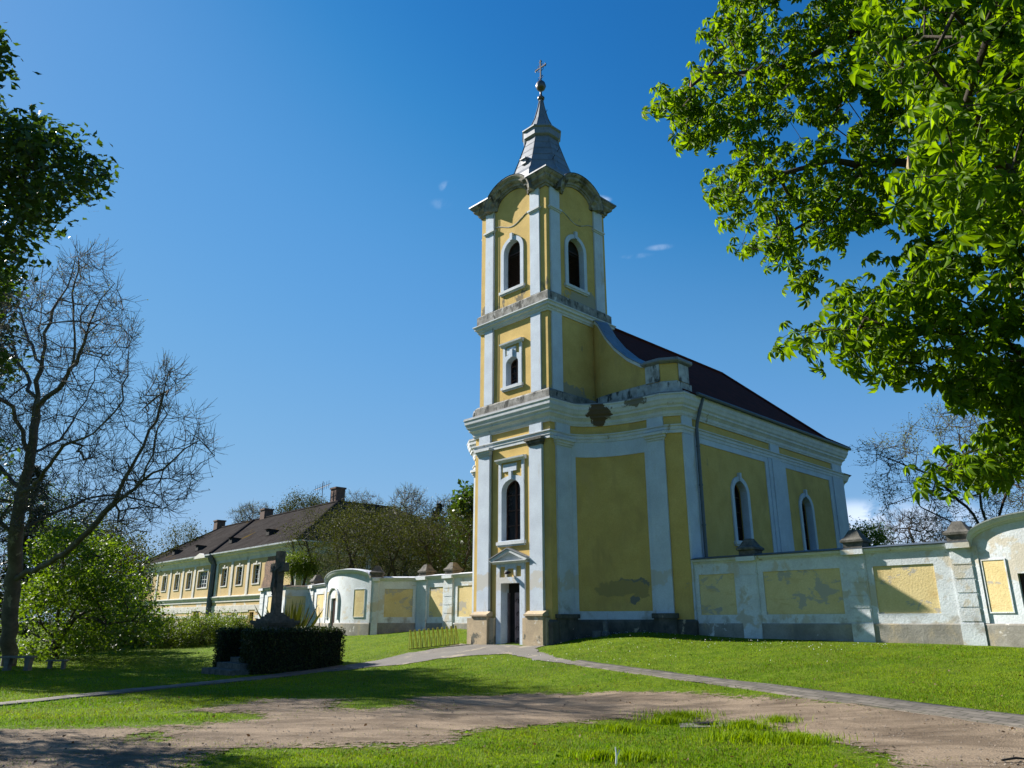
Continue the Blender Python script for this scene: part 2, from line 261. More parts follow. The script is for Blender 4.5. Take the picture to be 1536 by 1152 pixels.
def dirt_mat():
    m = bpy.data.materials.new('packed_dirt'); m.use_nodes = True; t = m.node_tree; L = t.links.new
    p = t.nodes['Principled BSDF']; p.inputs['Roughness'].default_value = .95; p.inputs['Specular IOR Level'].default_value = .15
    co = _n(t, 'ShaderNodeTexCoord')
    mp = _n(t, 'ShaderNodeMapping'); mp.inputs['Scale'].default_value = (.5, 1.1, 1); L(co.outputs['Object'], mp.inputs['Vector'])
    a = _n(t, 'ShaderNodeTexNoise', inp={'Scale': 1.1, 'Detail': 8.0, 'Roughness': .65, 'Distortion': .5}); L(mp.outputs[0], a.inputs['Vector'])
    b = _n(t, 'ShaderNodeTexNoise', inp={'Scale': 38.0, 'Detail': 6.0, 'Roughness': .75}); L(co.outputs['Object'], b.inputs['Vector'])
    v3 = _n(t, 'ShaderNodeTexVoronoi', inp={'Scale': 26.0}); L(co.outputs['Object'], v3.inputs['Vector'])
    m1 = _n(t, 'ShaderNodeMixRGB', inp={'Color1': (.13, .096, .066, 1), 'Color2': (.29, .222, .155, 1)})
    r = _n(t, 'ShaderNodeMapRange', inp={1: .36, 2: .6}); L(a.outputs[0], r.inputs[0]); L(r.outputs[0], m1.inputs['Fac'])
    r3 = _n(t, 'ShaderNodeMapRange', inp={1: .3, 2: .7, 3: .6, 4: 1.3}); L(b.outputs[0], r3.inputs[0])
    v = _n(t, 'ShaderNodeVectorMath', operation='SCALE'); L(m1.outputs[0], v.inputs[0]); L(r3.outputs[0], v.inputs['Scale'])
    sp_ = _n(t, 'ShaderNodeMapRange', inp={1: .06, 2: .11, 3: .8, 4: 0}); L(v3.outputs[0], sp_.inputs[0])
    m2 = _n(t, 'ShaderNodeMixRGB', inp={'Color2': (.05, .04, .028, 1)}); L(sp_.outputs[0], m2.inputs['Fac']); L(v.outputs[0], m2.inputs['Color1']); L(m2.outputs[0], p.inputs['Base Color'])
    bp = _n(t, 'ShaderNodeBump', inp={'Strength': .8, 'Distance': .05}); L(b.outputs[0], bp.inputs['Height'])
    bp2 = _n(t, 'ShaderNodeBump', inp={'Strength': .5, 'Distance': .08}); L(a.outputs[0], bp2.inputs['Height']); L(bp.outputs[0], bp2.inputs['Normal']); L(bp2.outputs[0], p.inputs['Normal'])
    at = _n(t, 'ShaderNodeAttribute', attribute_name='worn'); e1 = _n(t, 'ShaderNodeTexNoise', inp={'Scale': 7.0, 'Detail': 8.0, 'Roughness': .72}); L(co.outputs['Object'], e1.inputs['Vector'])
    ma = _n(t, 'ShaderNodeMath', operation='MULTIPLY_ADD', inp={1: 1.6, 2: -.8}); L(e1.outputs[0], ma.inputs[0]); ad = _n(t, 'ShaderNodeMath', operation='ADD'); L(ma.outputs[0], ad.inputs[0]); L(at.outputs['Fac'], ad.inputs[1])
    er = _n(t, 'ShaderNodeMapRange', interpolation_type='SMOOTHSTEP', inp={1: .34, 2: .58}); L(ad.outputs[0], er.inputs[0])
    tp = _n(t, 'ShaderNodeBsdfTransparent'); mxs = _n(t, 'ShaderNodeMixShader'); L(er.outputs[0], mxs.inputs[0]); L(tp.outputs[0], mxs.inputs[1]); L(p.outputs[0], mxs.inputs[2]); L(mxs.outputs[0], t.nodes['Material Output'].inputs['Surface'])
    return m
M['dirt'] = dirt_mat()

# ------------------------------------------------------------ object helpers
def mesh_np(name, V, loops, sizes):
    me = bpy.data.meshes.new(name); V = np.asarray(V, np.float32); loops = np.asarray(loops, np.int32); sizes = np.asarray(sizes, np.int32)
    me.vertices.add(len(V)); me.vertices.foreach_set('co', V.ravel()); me.loops.add(len(loops)); me.loops.foreach_set('vertex_index', loops)
    me.polygons.add(len(sizes)); st = np.zeros(len(sizes), np.int32); st[1:] = np.cumsum(sizes)[:-1]
    me.polygons.foreach_set('loop_start', st); me.polygons.foreach_set('loop_total', sizes); me.update(calc_edges=True); me.validate()
    return me
def link(name, me, m, parent=None, smooth=False, label=None):
    o = bpy.data.objects.new(name, me); COL.objects.link(o)
    if m is not None: me.materials.append(m)
    if parent is not None: o.parent = parent
    if smooth: me.polygons.foreach_set('use_smooth', np.ones(len(me.polygons), bool)); me.update()
    if label: o['label'] = label
    return o
def empty(name, label, cat, l=(0, 0, 0), rz=0, group=None):
    o = bpy.data.objects.new(name, None); COL.objects.link(o); o.location = l; o.rotation_euler = (0, 0, rz); o.empty_display_size = .3
    o['label'] = label; o['category'] = cat
    if group: o['group'] = group
    return o
def tag(o, label=None, cat=None, group=None, kind=None):
    for k, v in (('label', label), ('category', cat), ('group', group), ('kind', kind)):
        if v: o[k] = v
    return o
def flat(y0=0.0, x0=0.0):      # faces -y: u = x, w = out, z
    return lambda u, w, z: (x0 + u, y0 - w, z)
def side(x0, sgn=1):           # faces +x (sgn 1) or -x
    return lambda u, w, z: (x0 + sgn * w, u, z)
def back(y0): return lambda u, w, z: (u, y0 + w, z)
class Path:
    def __init__(s, pts):
        s.p = np.array(pts, float); d = np.diff(s.p, axis=0); s.l = np.hypot(d[:, 0], d[:, 1]); s.s = np.concatenate([[0], np.cumsum(s.l)])
        s.L = s.s[-1]; dn = d / s.l[:, None]; n = np.stack([dn[:, 1], -dn[:, 0]], 1)
        s.vn = np.zeros_like(s.p)
        for i in range(len(s.p)):
            a = n[max(i - 1, 0)]; b = n[min(i, len(n) - 1)]; m = a + b; s.vn[i] = m / max(m.dot(m), 1e-6) * 2
    def at(s, u):
        u = min(max(u, -1e9), 1e9); i = int(np.searchsorted(s.s, u, 'right') - 1); i = min(max(i, 0), len(s.l) - 1)
        t = (u - s.s[i]) / s.l[i]; p = s.p[i] * (1 - t) + s.p[i + 1] * t; n = s.vn[i] * (1 - t) + s.vn[i + 1] * t
        return p, n
    def __call__(s, u, w, z):
        p, n = s.at(u); return (p[0] + n[0] * w, p[1] + n[1] * w, z)
    def u_of(s, x, y):       # nearest arclength
        best = (1e9, 0)
        for i in range(len(s.l)):
            a = s.p[i]; d = s.p[i + 1] - a; t = np.clip(((x - a[0]) * d[0] + (y - a[1]) * d[1]) / (s.l[i] ** 2), 0, 1); q = a + d * t
            e = (q[0] - x) ** 2 + (q[1] - y) ** 2
            if e < best[0]: best = (e, s.s[i] + t * s.l[i])
        return best[1]
class MB:
    def __init__(s): s.v = []; s.f = []
    def add(s, v, f):
        o = len(s.v); s.v += [tuple(map(float, q)) for q in v]; s.f += [tuple(i + o for i in q) for q in f]; return s
    def box(s, m, u0, u1, w0, w1, z0, z1, step=None):
        us = [u0, u1]
        if isinstance(m, Path): us = sorted({u0, u1} | {float(x) for x in m.s if u0 < x < u1})
        elif step: us = list(np.linspace(u0, u1, max(2, int(abs(u1 - u0) / step) + 1)))
        v = []; f = []
        for u in us:
            v += [m(u, w0, z0), m(u, w1, z0), m(u, w1, z1), m(u, w0, z1)]
        for i in range(len(us) - 1):
            a = i * 4; b = a + 4
            for k in range(4): f.append((a + k, a + (k + 1) % 4, b + (k + 1) % 4, b + k))
        e = (len(us) - 1) * 4; f += [(3, 2, 1, 0), (e, e + 1, e + 2, e + 3)]
        return s.add(v, f)
    def prism(s, m, poly, holes, w0, w1):     # plate cut out of a wall, with openings
        loops = [[Vector((a, b, 0)) for a, b in poly]] + [[Vector((a, b, 0)) for a, b in h] for h in holes]
        tri = tessellate_polygon(loops); fl = [p for l in loops for p in l]; n = len(fl)
        v = [m(p.x, w1, p.y) for p in fl] + [m(p.x, w0, p.y) for p in fl]; f = []
        for t in tri: f.append(tuple(t)); f.append(tuple(n + i for i in reversed(t)))
        o = 0
        for l in loops:
            k = len(l)
            for i in range(k): j = (i + 1) % k; f.append((o + i, o + j, n + o + j, n + o + i))
            o += k
        return s.add(v, f)
    def sweep(s, path, prof, closed=False, u0=None, u1=None):   # moulding: prof = [(w, z)] closed polygon
        if closed:
            P = path.p[:-1]; n = len(P); k = len(prof); v = []
            for i in range(n):
                a = P[i] - P[i - 1]; b = P[(i + 1) % n] - P[i]; a /= np.hypot(*a); b /= np.hypot(*b)
                na = np.array((a[1], -a[0])); nb = np.array((b[1], -b[0])); mm = na + nb; mm = mm / mm.dot(mm) * 2
                v += [(P[i][0] + mm[0] * w, P[i][1] + mm[1] * w, z) for w, z in prof]
            f = [(i * k + j, ((i + 1) % n) * k + j, ((i + 1) % n) * k + (j + 1) % k, i * k + (j + 1) % k) for i in range(n) for j in range(k)]
            return s.add(v, f)
        u0 = 0 if u0 is None else u0; u1 = path.L if u1 is None else u1
        us = sorted({u0, u1} | {float(x) for x in path.s if u0 < x < u1}); k = len(prof); v = []
        for u in us: v += [path(u, w, z) for w, z in prof]
        f = [(i * k + j, (i + 1) * k + j, (i + 1) * k + (j + 1) % k, i * k + (j + 1) % k) for i in range(len(us) - 1) for j in range(k)]
        f += [tuple(range(k))[::-1], tuple((len(us) - 1) * k + j for j in range(k))]
        return s.add(v, f)
    def tube(s, pts, r, n=8, cap=True):
        pts = [Vector(p) for p in pts]; rs = r if isinstance(r, (list, tuple)) else [r] * len(pts); v = []; f = []; up = None
        for i, p in enumerate(pts):
            d = (pts[min(i + 1, len(pts) - 1)] - pts[max(i - 1, 0)]).normalized()
            if up is None: up = Vector((0, 0, 1)) if abs(d.z) < .9 else Vector((1, 0, 0))
            a = d.cross(up).normalized(); up = a.cross(d).normalized() 
            for k in range(n):
                t = 2 * math.pi * k / n; v.append(p + (a * math.cos(t) + up * math.sin(t)) * rs[i])
        for i in range(len(pts) - 1):
            for k in range(n): f.append((i * n + k, i * n + (k + 1) % n, (i + 1) * n + (k + 1) % n, (i + 1) * n + k))
        if cap: f += [tuple(range(n))[::-1], tuple((len(pts) - 1) * n + k for k in range(n))]
        return s.add(v, f)
    def lathe(s, prof, c=(0, 0), n=16, rot=0):   # prof [(r,z)]
        v = []; f = []; k = len(prof)
        for i in range(n):
            a = rot + 2 * math.pi * i / n
            v += [(c[0] + r * math.cos(a), c[1] + r * math.sin(a), z) for r, z in prof]
        for i in range(n):
            for j in range(k - 1): f.append((i * k + j, ((i + 1) % n) * k + j, ((i + 1) % n) * k + j + 1, i * k + j + 1))
        return s.add(v, f)
    def build(s, name, m, parent=None, smooth=False, label=None, uv=None):
        me = bpy.data.meshes.new(name); me.from_pydata(s.v, [], s.f); me.update()
        bm = bmesh.new(); bm.from_mesh(me); bmesh.ops.recalc_face_normals(bm, faces=bm.faces)
        if uv:
            l = bm.loops.layers.uv.new('UVMap')
            for fc in bm.faces:
                for lp in fc.loops: lp[l].uv = uv(lp.vert.co)
        bm.to_mesh(me); bm.free()
        return link(name, me, m, parent, smooth, label)
def arch(uc, z0, z1, hw, rise, n=10):         # opening with a rounded head, counter-clockwise
    p = [(uc - hw, z0), (uc + hw, z0), (uc + hw, z1 - rise)]
    for i in range(1, n):
        a = math.pi * i / n; p.append((uc + hw * math.cos(a), z1 - rise + rise * math.sin(a)))
    p.append((uc - hw, z1 - rise)); return p
def rect(u0, u1, z0, z1): return [(u0, z0), (u1, z0), (u1, z1), (u0, z1)]

# ------------------------------------------------------------ ground, road, paths
def axis(lo, hi, step, far, n):
    a = np.arange(lo, hi, step); k = np.linspace(0, 1, n)[1:] ** 2.2
    return np.concatenate([(lo - far * k)[::-1], a, hi + far * k])
gx = axis(-34, 22, .34, 1500, 22); gy = axis(4, 52, .34, 1500, 22)
XX, YY = np.meshgrid(gx, gy); ZZ = gh(XX, YY)
nx, ny = len(gx), len(gy); idx = np.arange(nx * ny).reshape(ny, nx)
q = np.stack([idx[:-1, :-1], idx[:-1, 1:], idx[1:, 1:], idx[1:, :-1]], -1).reshape(-1, 4)
g = link('ground', mesh_np('ground', np.stack([XX, YY, ZZ], -1).reshape(-1, 3), q.ravel(), np.full(len(q), 4)), M['lawn'], smooth=True)
tag(g, kind='structure')

def inpoly(X, Y, poly):
    X = np.asarray(X); Y = np.asarray(Y); r = np.zeros(X.shape, bool); n = len(poly); j = n - 1
    for i in range(n):
        xi, yi = poly[i]; xj, yj = poly[j]
        c = ((yi > Y) != (yj > Y)) & (X < (xj - xi) * (Y - yi) / (yj - yi + 1e-12) + xi); r ^= c; j = i
    return r
ROAD_PX = [(-900, 1135), (-300, 1104), (0, 1091), (150, 1077), (330, 1060), (430, 1047), (560, 1052), (700, 1043), (900, 1039), (1010, 1041), (1180, 1046), (1260, 1053), (1380, 1069), (1536, 1090), (1900, 1150),
           (2300, 1420), (1500, 1420), (1420, 1170), (1370, 1146), (1300, 1124), (1200, 1098), (1100, 1081), (960, 1077), (850, 1083), (760, 1095), (700, 1117), (620, 1123), (420, 1119), (310, 1120), (270, 1150), (100, 1230), (-600, 1420), (-1500, 1400)]
ROAD = [G(*p) for p in ROAD_PX]
ISL = [[G(*p) for p in pl] for pl in ([(-200, 1098), (0, 1082), (200, 1074), (300, 1066), (390, 1072), (400, 1082), (300, 1090), (150, 1092)], [(160, 1112), (180, 1098), (260, 1097), (275, 1106), (220, 1112)], [(300, 1076), (390, 1064), (400, 1075), (350, 1085), (300, 1083)], [(470, 1058), (560, 1052), (640, 1056), (600, 1066), (500, 1064)], [(545, 1108), (560, 1102), (610, 1104), (590, 1114)], [(640, 1112), (670, 1103), (730, 1098), (740, 1112)], [(0, 1082), (0, 1100), (60, 1092), (130, 1076)])]
def on_dirt(X, Y):
    wx = X + (fbm(X * 1.4, Y * 1.8, 21) - .5) * 1.1 + (fbm(X * 6, Y * 6, 22, 2) - .5) * .3; wy = Y + (fbm(X * 1.4, Y * 1.8, 31) - .5) * .8 + (fbm(X * 6, Y * 6, 32, 2) - .5) * .3
    d = inpoly(wx, wy, ROAD)
    for p in ISL: d &= ~inpoly(wx, wy, p)
    return d & (fbm(X * .9, Y * 1.5, 41) < .74)
cs = .07; bx = np.arange(-16, 17, cs); by = np.arange(6.0, 21.5, cs); BX, BY = np.meshgrid(bx, by)
mk = on_dirt(BX, BY).astype(float)
def blur(a, r):
    for ax in (0, 1):
        c = np.cumsum(np.pad(a, [(r + 1, r) if k == ax else (0, 0) for k in (0, 1)], mode='edge'), axis=ax); a = (np.take(c, np.arange(2 * r + 1, c.shape[ax]), ax) - np.take(c, np.arange(0, c.shape[ax] - 2 * r - 1), ax)) / (2 * r + 1)
    return a
soft = blur(blur(mk, 8), 5); worn = soft + (fbm(BX * 2.2, BY * 2.8, 78, 3) - .5) * .55; mk = soft > .03
rut = (fbm(BX * .5, BY * 2.5, 51, 4) - .5) * .05
BZ = gh(BX, BY) + .012 + np.maximum(rut, -.006); bi = np.arange(BX.size).reshape(BX.shape)
keep = mk[:-1, :-1] & mk[1:, 1:] & mk[1:, :-1] & mk[:-1, 1:]
q = np.stack([bi[:-1, :-1], bi[:-1, 1:], bi[1:, 1:], bi[1:, :-1]], -1)[keep]
us_, inv = np.unique(q.ravel(), return_inverse=True)
o = link('dirt_road', mesh_np('dirt_road', np.stack([BX, BY, BZ], -1).reshape(-1, 3)[us_], inv, np.full(len(q), 4)), M['dirt'], smooth=True); at_ = o.data.attributes.new('worn', 'FLOAT', 'POINT'); at_.data.foreach_set('value', worn.ravel()[us_].astype(np.float32)); tag(o, kind='structure')
dirt_cells = (soft, bx[0], by[0], cs)

def ribbon(name, pts, widths, m, lift=.02, thick=.05):   # a path sheet following the ground, with a small edge
    P = np.array(pts); out = []
    d = np.diff(P, axis=0); s = np.concatenate([[0], np.cumsum(np.hypot(d[:, 0], d[:, 1]))]); n = int(s[-1] / .3) + 2; t = np.linspace(0, s[-1], n)
    px = np.interp(t, s, P[:, 0]); py = np.interp(t, s, P[:, 1]); w = np.interp(t, s, widths)
    for _ in range(3): px[1:-1] = (px[:-2] + 2 * px[1:-1] + px[2:]) / 4; py[1:-1] = (py[:-2] + 2 * py[1:-1] + py[2:]) / 4
    tx = np.gradient(px); ty = np.gradient(py); l = np.hypot(tx, ty); nx_, ny_ = -ty / l, tx / l
    v = []; f = []; uvs = []
    for k, o_ in enumerate((-.5, -.5, -.25, 0, .25, .5, .5)):
        jit = (fbm(t * 1.3, t * 0 + k, 60 + k) - .5) * .12 if k in (0, 1, 5, 6) else 0
        x = px + nx_ * w * o_ + nx_ * jit; y = py + ny_ * w * o_ + ny_ * jit; z = gh(x, y) + (lift if 0 < k < 6 else lift - thick)
        v.append(np.stack([x, y, z], -1)); uvs.append(np.stack([t, w * o_], -1))
    V = np.stack(v, 1).reshape(-1, 3); U = np.stack(uvs, 1).reshape(-1, 2); K = 7
    idx = np.arange(n * K).reshape(n, K); q = np.stack([idx[:-1, :-1], idx[1:, :-1], idx[1:, 1:], idx[:-1, 1:]], -1).reshape(-1, 4)[:, ::-1]
    me = mesh_np(name, V, q.ravel(), np.full(len(q), 4)); uv = me.uv_layers.new(name='UVMap'); li = np.zeros(len(me.loops), np.int32); me.loops.foreach_get('vertex_index', li)
    uv.data.foreach_set('uv', U[li].astype(np.float32).ravel())
    o = link(name, me, m); tag(o, kind='structure'); return (px, py, w)
PATHS = []
PATHS.append(ribbon('paved_path', [G(*p) for p in [(-500, 1110), (-200, 1078), (0, 1057), (130, 1044), (250, 1031), (330, 1023.5), (450, 1009), (520, 1001)]], [.65, .65, .65, .65, .7, .8, 1.0, 1.2], M['pavers'], .022))
PATHS.append(ribbon('paved_path', [G(*p) for p in [(860, 993), (900, 1000), (1000, 1013.5), (1100, 1026), (1180, 1037), (1250, 1046.5), (1330, 1057), (1400, 1066), (1536, 1084), (1700, 1108)]], [.5, .5, .55, .62, .7, .75, .8, .85, .9, .9], M['pavers'], .022))
FORE_PX = [(470, 1008), (520, 998), (570, 990), (610, 980), (640, 976), (706, 970), (768, 970), (800, 974), (825, 984), (862, 992), (885, 999), (850, 997), (800, 990), (760, 981.5), (720, 983), (660, 989), (600, 998), (560, 1001), (500, 1008)]
FORE = [G(*p) for p in FORE_PX]
FORE[5:7] = [wor(-4.6, -.2), wor(-.1, -.25)]
fx_ = np.arange(-8, 4, .05); fy_ = np.arange(19, 31, .05); FX, FY = np.meshgrid(fx_, fy_); mk2 = inpoly(FX + (fbm(FX * 2, FY * 2, 71) - .5) * .25, FY + (fbm(FX * 2, FY * 2, 72) - .5) * .25, FORE)
lx = (FX - C0[0]) * EY[0] + (FY - C0[1]) * EY[1]; mk2 &= lx < .45
fi = np.arange(FX.size).reshape(FX.shape); keep = mk2[:-1, :-1] & mk2[1:, 1:] & mk2[1:, :-1] & mk2[:-1, 1:]
q = np.stack([fi[:-1, :-1], fi[:-1, 1:], fi[1:, 1:], fi[1:, :-1]], -1)[keep]; us_, inv = np.unique(q.ravel(), return_inverse=True)
o = link('forecourt', mesh_np('forecourt', np.stack([FX, FY, gh(FX, FY) + .016], -1).reshape(-1, 3)[us_], inv, np.full(len(q), 4)), M['asphalt'], smooth=True); tag(o, kind='structure')


# ------------------------------------------------------------ the church
CH = empty('church', 'yellow and white baroque church with a tall square tower, curved shoulders and dark red roof', 'church', (C0[0], C0[1], 0), ROT)
MX = lambda x: -4.06 - x * (.84 if x > 0 else 1)
half = [(0, 0), (0, .9), (.03, 1.08), (.12, 1.3), (.3, 1.56), (.56, 1.8), (.95, 2.04), (1.4, 2.22), (1.95, 2.36), (2.6, 2.44), (3.3, 2.48), (3.8, 2.78), (3.8, 16.1)]
leftp = [(MX(x), y) for x, y in half][::-1]
P1 = Path(leftp + half)
P1c = Path(leftp + half + [leftp[0]])
U = P1.u_of
FR = flat(0, 0)
uC = U(0, 0)
zb = .3
b = MB(); b.prism(FR, rect(-4.06, 0, zb, 9.5), [rect(-2.5, -1.5, zb - .0 + .02, 2.96), arch(-1.98, 4.46, 6.75, .52, .42)], -.36, 0)
b.box(P1, U(0, .36), U(3.8, 2.9), -.35, 0, zb, 9.5)
b.box(P1, U(MX(3.8), 2.9), U(-4.06, .36), -.35, 0, zb, 9.5)
b.prism(side(3.8), rect(2.9, 16.1, zb, 9.5), [arch(6.48, 4.46, 6.74, .50, .5), arch(12.0, 4.46, 6.74, .50, .5)], -.4, 0)
b.box(side(MX(3.8), -1), 2.9, 16.1, -.4, 0, zb, 9.5)
b.box(back(16.1), MX(3.8) + .4, 3.4, -.4, 0, zb, 9.5)
b.build('nave_wall', M['ochre'], CH)
# entablature
b = MB()
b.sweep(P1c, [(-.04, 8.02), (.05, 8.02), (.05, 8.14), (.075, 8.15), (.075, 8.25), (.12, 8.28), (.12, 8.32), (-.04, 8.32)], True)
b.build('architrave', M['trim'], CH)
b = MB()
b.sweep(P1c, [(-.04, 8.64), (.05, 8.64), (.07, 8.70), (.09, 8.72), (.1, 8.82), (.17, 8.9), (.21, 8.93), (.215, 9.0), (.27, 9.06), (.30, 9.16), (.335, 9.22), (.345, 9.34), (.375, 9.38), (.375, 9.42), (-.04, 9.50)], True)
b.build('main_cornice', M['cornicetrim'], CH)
b = MB(); b.prism(lambda u, w, z: (u, z, w), [tuple(P1c(s_, .36, 0)[:2]) for s_ in P1c.s[:-1]], [], 9.43, 9.47)
# sheet on top of the cornice: laid just proud of it
b.build('cornice_flashing', M['tinroof'], CH)
# plinth
b = MB(); pr = [(-.1, zb), (.10, zb), (.10, 1.60), (.05, 1.68), (-.1, 1.68)]
b.sweep(P1, pr, u0=U(-1.28, 0), u1=P1.L); b.build('plinth', M['plinth'], CH); b = MB(); b.sweep(P1, pr, u0=0, u1=U(-2.74, 0)); b.build('plinth', M['plinth'], CH)
for x0, x1, xa, xb in ((-3.86, -3.02, -4.22, -2.76), (-1.02, -.2, -1.28, -.1)):
    b = MB(); b.box(FR, x0, x1, -.1, .27, zb, 1.80); b.box(FR, xa, xb, -.1, .17, zb, 1.74)
    b.box(FR, x0 - .05, x1 + .05, -.1, .33, 1.80, 1.86); b.prism(lambda u, w, z: (w, -u, z), [(-.1, 1.86), (.31, 1.86), (.12, 1.97), (-.1, 1.97)], [], x0 - .03, x1 + .03)
    b.build('pilaster_pedestal', M['stone'], CH)
def pilaster(m, u0, u1, z0, z1, w=.12, cap=True, mtl='white', capz=8.02, caplabel=None):
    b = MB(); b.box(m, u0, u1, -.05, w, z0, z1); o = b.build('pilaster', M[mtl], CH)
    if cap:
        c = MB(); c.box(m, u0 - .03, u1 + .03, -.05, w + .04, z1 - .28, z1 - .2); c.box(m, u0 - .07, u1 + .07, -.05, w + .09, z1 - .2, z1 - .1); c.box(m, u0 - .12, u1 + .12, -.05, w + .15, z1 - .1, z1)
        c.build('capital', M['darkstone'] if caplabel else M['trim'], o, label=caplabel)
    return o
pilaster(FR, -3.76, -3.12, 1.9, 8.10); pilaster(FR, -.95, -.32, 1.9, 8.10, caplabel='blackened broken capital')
pilaster(side(0), .29, 1.05, 1.68, 8.08, .10)
pilaster(P1, U(2.62, 2.44), U(3.27, 2.48), 1.68, 8.08, .10)
pilaster(side(3.8), 2.80, 3.42, 1.66, 8.0, .07, cap=False)
pilaster(side(3.8), 8.95, 10.15, 1.66, 8.0, .06, cap=False); pilaster(side(3.8), 9.2, 9.95, 1.66, 8.0, .10, cap=False)
pilaster(side(3.8), 15.0, 16.12, 1.66, 8.0, .08, cap=False)
pilaster(P1, U(MX(3.3), 2.48), U(MX(2.62), 2.44), 1.68, 8.08, .10)
pilaster(side(-4.06, -1), .29, 1.05, 1.68, 8.08, .10)
# pedestals of the two shoulder pilasters, dark with damp
b = MB(); b.box(side(0), .2, 1.14, 0, .16, zb, 1.72); b.box(side(0), .14, 1.2, 0, .21, 1.72, 1.86); b.build('pilaster_pedestal', M['plinth'], CH, label='dark damp pedestal')
b = MB(); ua, ub = U(2.55, 2.44), U(3.3, 2.48); b.box(P1, ua, ub + .05, 0, .18, zb, 1.72); b.box(P1, ua - .06, ub + .10, 0, .23, 1.72, 1.88); b.build('pilaster_pedestal', M['plinth'], CH, label='dark damp pedestal')
# frieze blocks above the pilasters
b = MB()
for m_, a, c_, w in ((FR, -3.76, -3.12, .10), (FR, -.95, -.32, .10), (side(0), .29, 1.05, .08), (P1, U(2.62, 2.44), U(3.27, 2.48), .08), (side(3.8), 2.80, 3.42, .06), (side(3.8), 9.2, 9.95, .07), (side(3.8), 15.1, 16.12, .06)):
    b = MB(); b.box(m_, a, c_, -.05, w, 8.32, 8.64); b.build('frieze_block', M['white'], CH)
# white frames round the panels
def frame(m, u0, u1, z0, z1, a, c_, lo, hi, w=.03):    # opening (a..c_, lo..hi) in a white field (u0..u1, z0..z1)
    b = MB()
    b.box(m, u0, a, -.02, w, z0, z1); b.box(m, c_, u1, -.02, w, z0, z1); b.box(m, a, c_, -.02, w, z0, lo); b.box(m, a, c_, -.02, w, hi, z1)
    return b.build('panel_frame', M['white'], CH)
frame(P1, U(0, 1.05), U(2.62, 2.44), 1.68, 8.02, U(.10, 1.27), U(2.44, 2.43), 1.96, 7.46)
frame(side(3.8), 3.42, 8.95, 1.68, 8.02, 3.85, 8.70, 2.0, 7.80); frame(side(3.8), 10.15, 15.0, 1.68, 8.02, 10.45, 14.65, 2.0, 7.80)
# ---- tower upper stages
TX0, TX1, TY0, TY1 = -3.92, -.06, .06, 3.76
T2 = Path([(TX0, TY1), (TX0, TY0), (TX1, TY0), (TX1, TY1), (TX0, TY1)])
F2 = flat(TY0, 0); TCX = (TX0 + TX1) / 2; TCY = (TY0 + TY1) / 2
b = MB()
b.prism(F2, rect(TX0, TX1, 9.4, 13.5), [arch(TCX + .01, 10.49, 11.66, .36, .24)], -.4, 0)
b.box(side(TX1), TY0 + .4, TY1, -.4, 0, 9.4, 13.5); b.box(side(TX0, -1), TY0 + .4, TY1, -.4, 0, 9.4, 13.5); b.box(back(TY1), TX0 + .4, TX1 - .4, -.4, 0, 9.4, 13.5)
zt = 19.05
arcw, arcr = .92, .62
def topw(xc, hw):     # wall top with the lunette under the bowed cornice
    return [(xc - hw, 13.5), (xc + hw, 13.5), (xc + hw, zt)] + [(xc + 1.15 * math.cos(t), 18.62 + .85 * math.sin(t)) for t in np.linspace(.42, math.pi - .42, 13)] + [(xc - hw, zt)]
W3 = arch(TCX, 14.66, 16.85, .5, .5)
b.prism(F2, topw(TCX, (TX1 - TX0) / 2), [W3], -.4, 0)
hwS = (TY1 - TY0) / 2
S3 = arch(TCY - .13, 14.60, 16.80, .5, .5)
for m_ in (side(TX1), side(TX0, -1)):
    p_ = topw(TCY, hwS - .4); b.prism(m_, p_, [S3], -.4, 0)
    b.box(m_, TY1 - .4, TY1, -.4, 0, 13.5, zt) 
b.prism(back(TY1), topw(TCX, (TX1 - TX0) / 2 - .4), [W3], -.4, 0)
b.build('tower_wall', M['ochre'], CH)
FB = MB(); FB.sweep(T2, [(-.05, 9.46), (.14, 9.46), (.14, 9.86), (.06, 9.94), (-.05, 9.96)], True); FB.build('tower_base_band', M['grime'], CH)
b = MB(); b.sweep(T2, [(-.05, 13.10), (.05, 13.10), (.07, 13.16), (.10, 13.18), (.12, 13.26), (.19, 13.30), (.20, 13.38), (.25, 13.42), (.25, 13.46), (-.05, 13.50)], True); b.build('string_cornice', M['trim'], CH)
b = MB(); b.sweep(T2, [(-.05, 13.49), (.12, 13.48), (.12, 13.88), (.05, 13.95), (-.05, 13.97)], True); b.build('tower_base_band', M['grime'], CH)
for z0, z1 in ((9.94, 13.12), (13.95, 18.62)):
    for m_, lst in ((F2, ((-3.60, -3.08), (-.92, -.40))), (side(TX1), ((.24, .80), (3.0, 3.56))), (side(TX0, -1), ((.24, .80), (3.0, 3.56))), (back(TY1), ((-3.60, -3.08), (-.92, -.40)))):
        for a, c_ in lst:
            o = pilaster(m_, a, c_, z0, z1, .07, cap=False)
            if z0 > 13:
                c = MB(); c.box(m_, a - .04, c_ + .04, 0, .11, 17.60, 17.66); c.box(m_, a - .07, c_ + .07, 0, .15, 17.66, 17.74); c.build('capital', M['trim'], o)
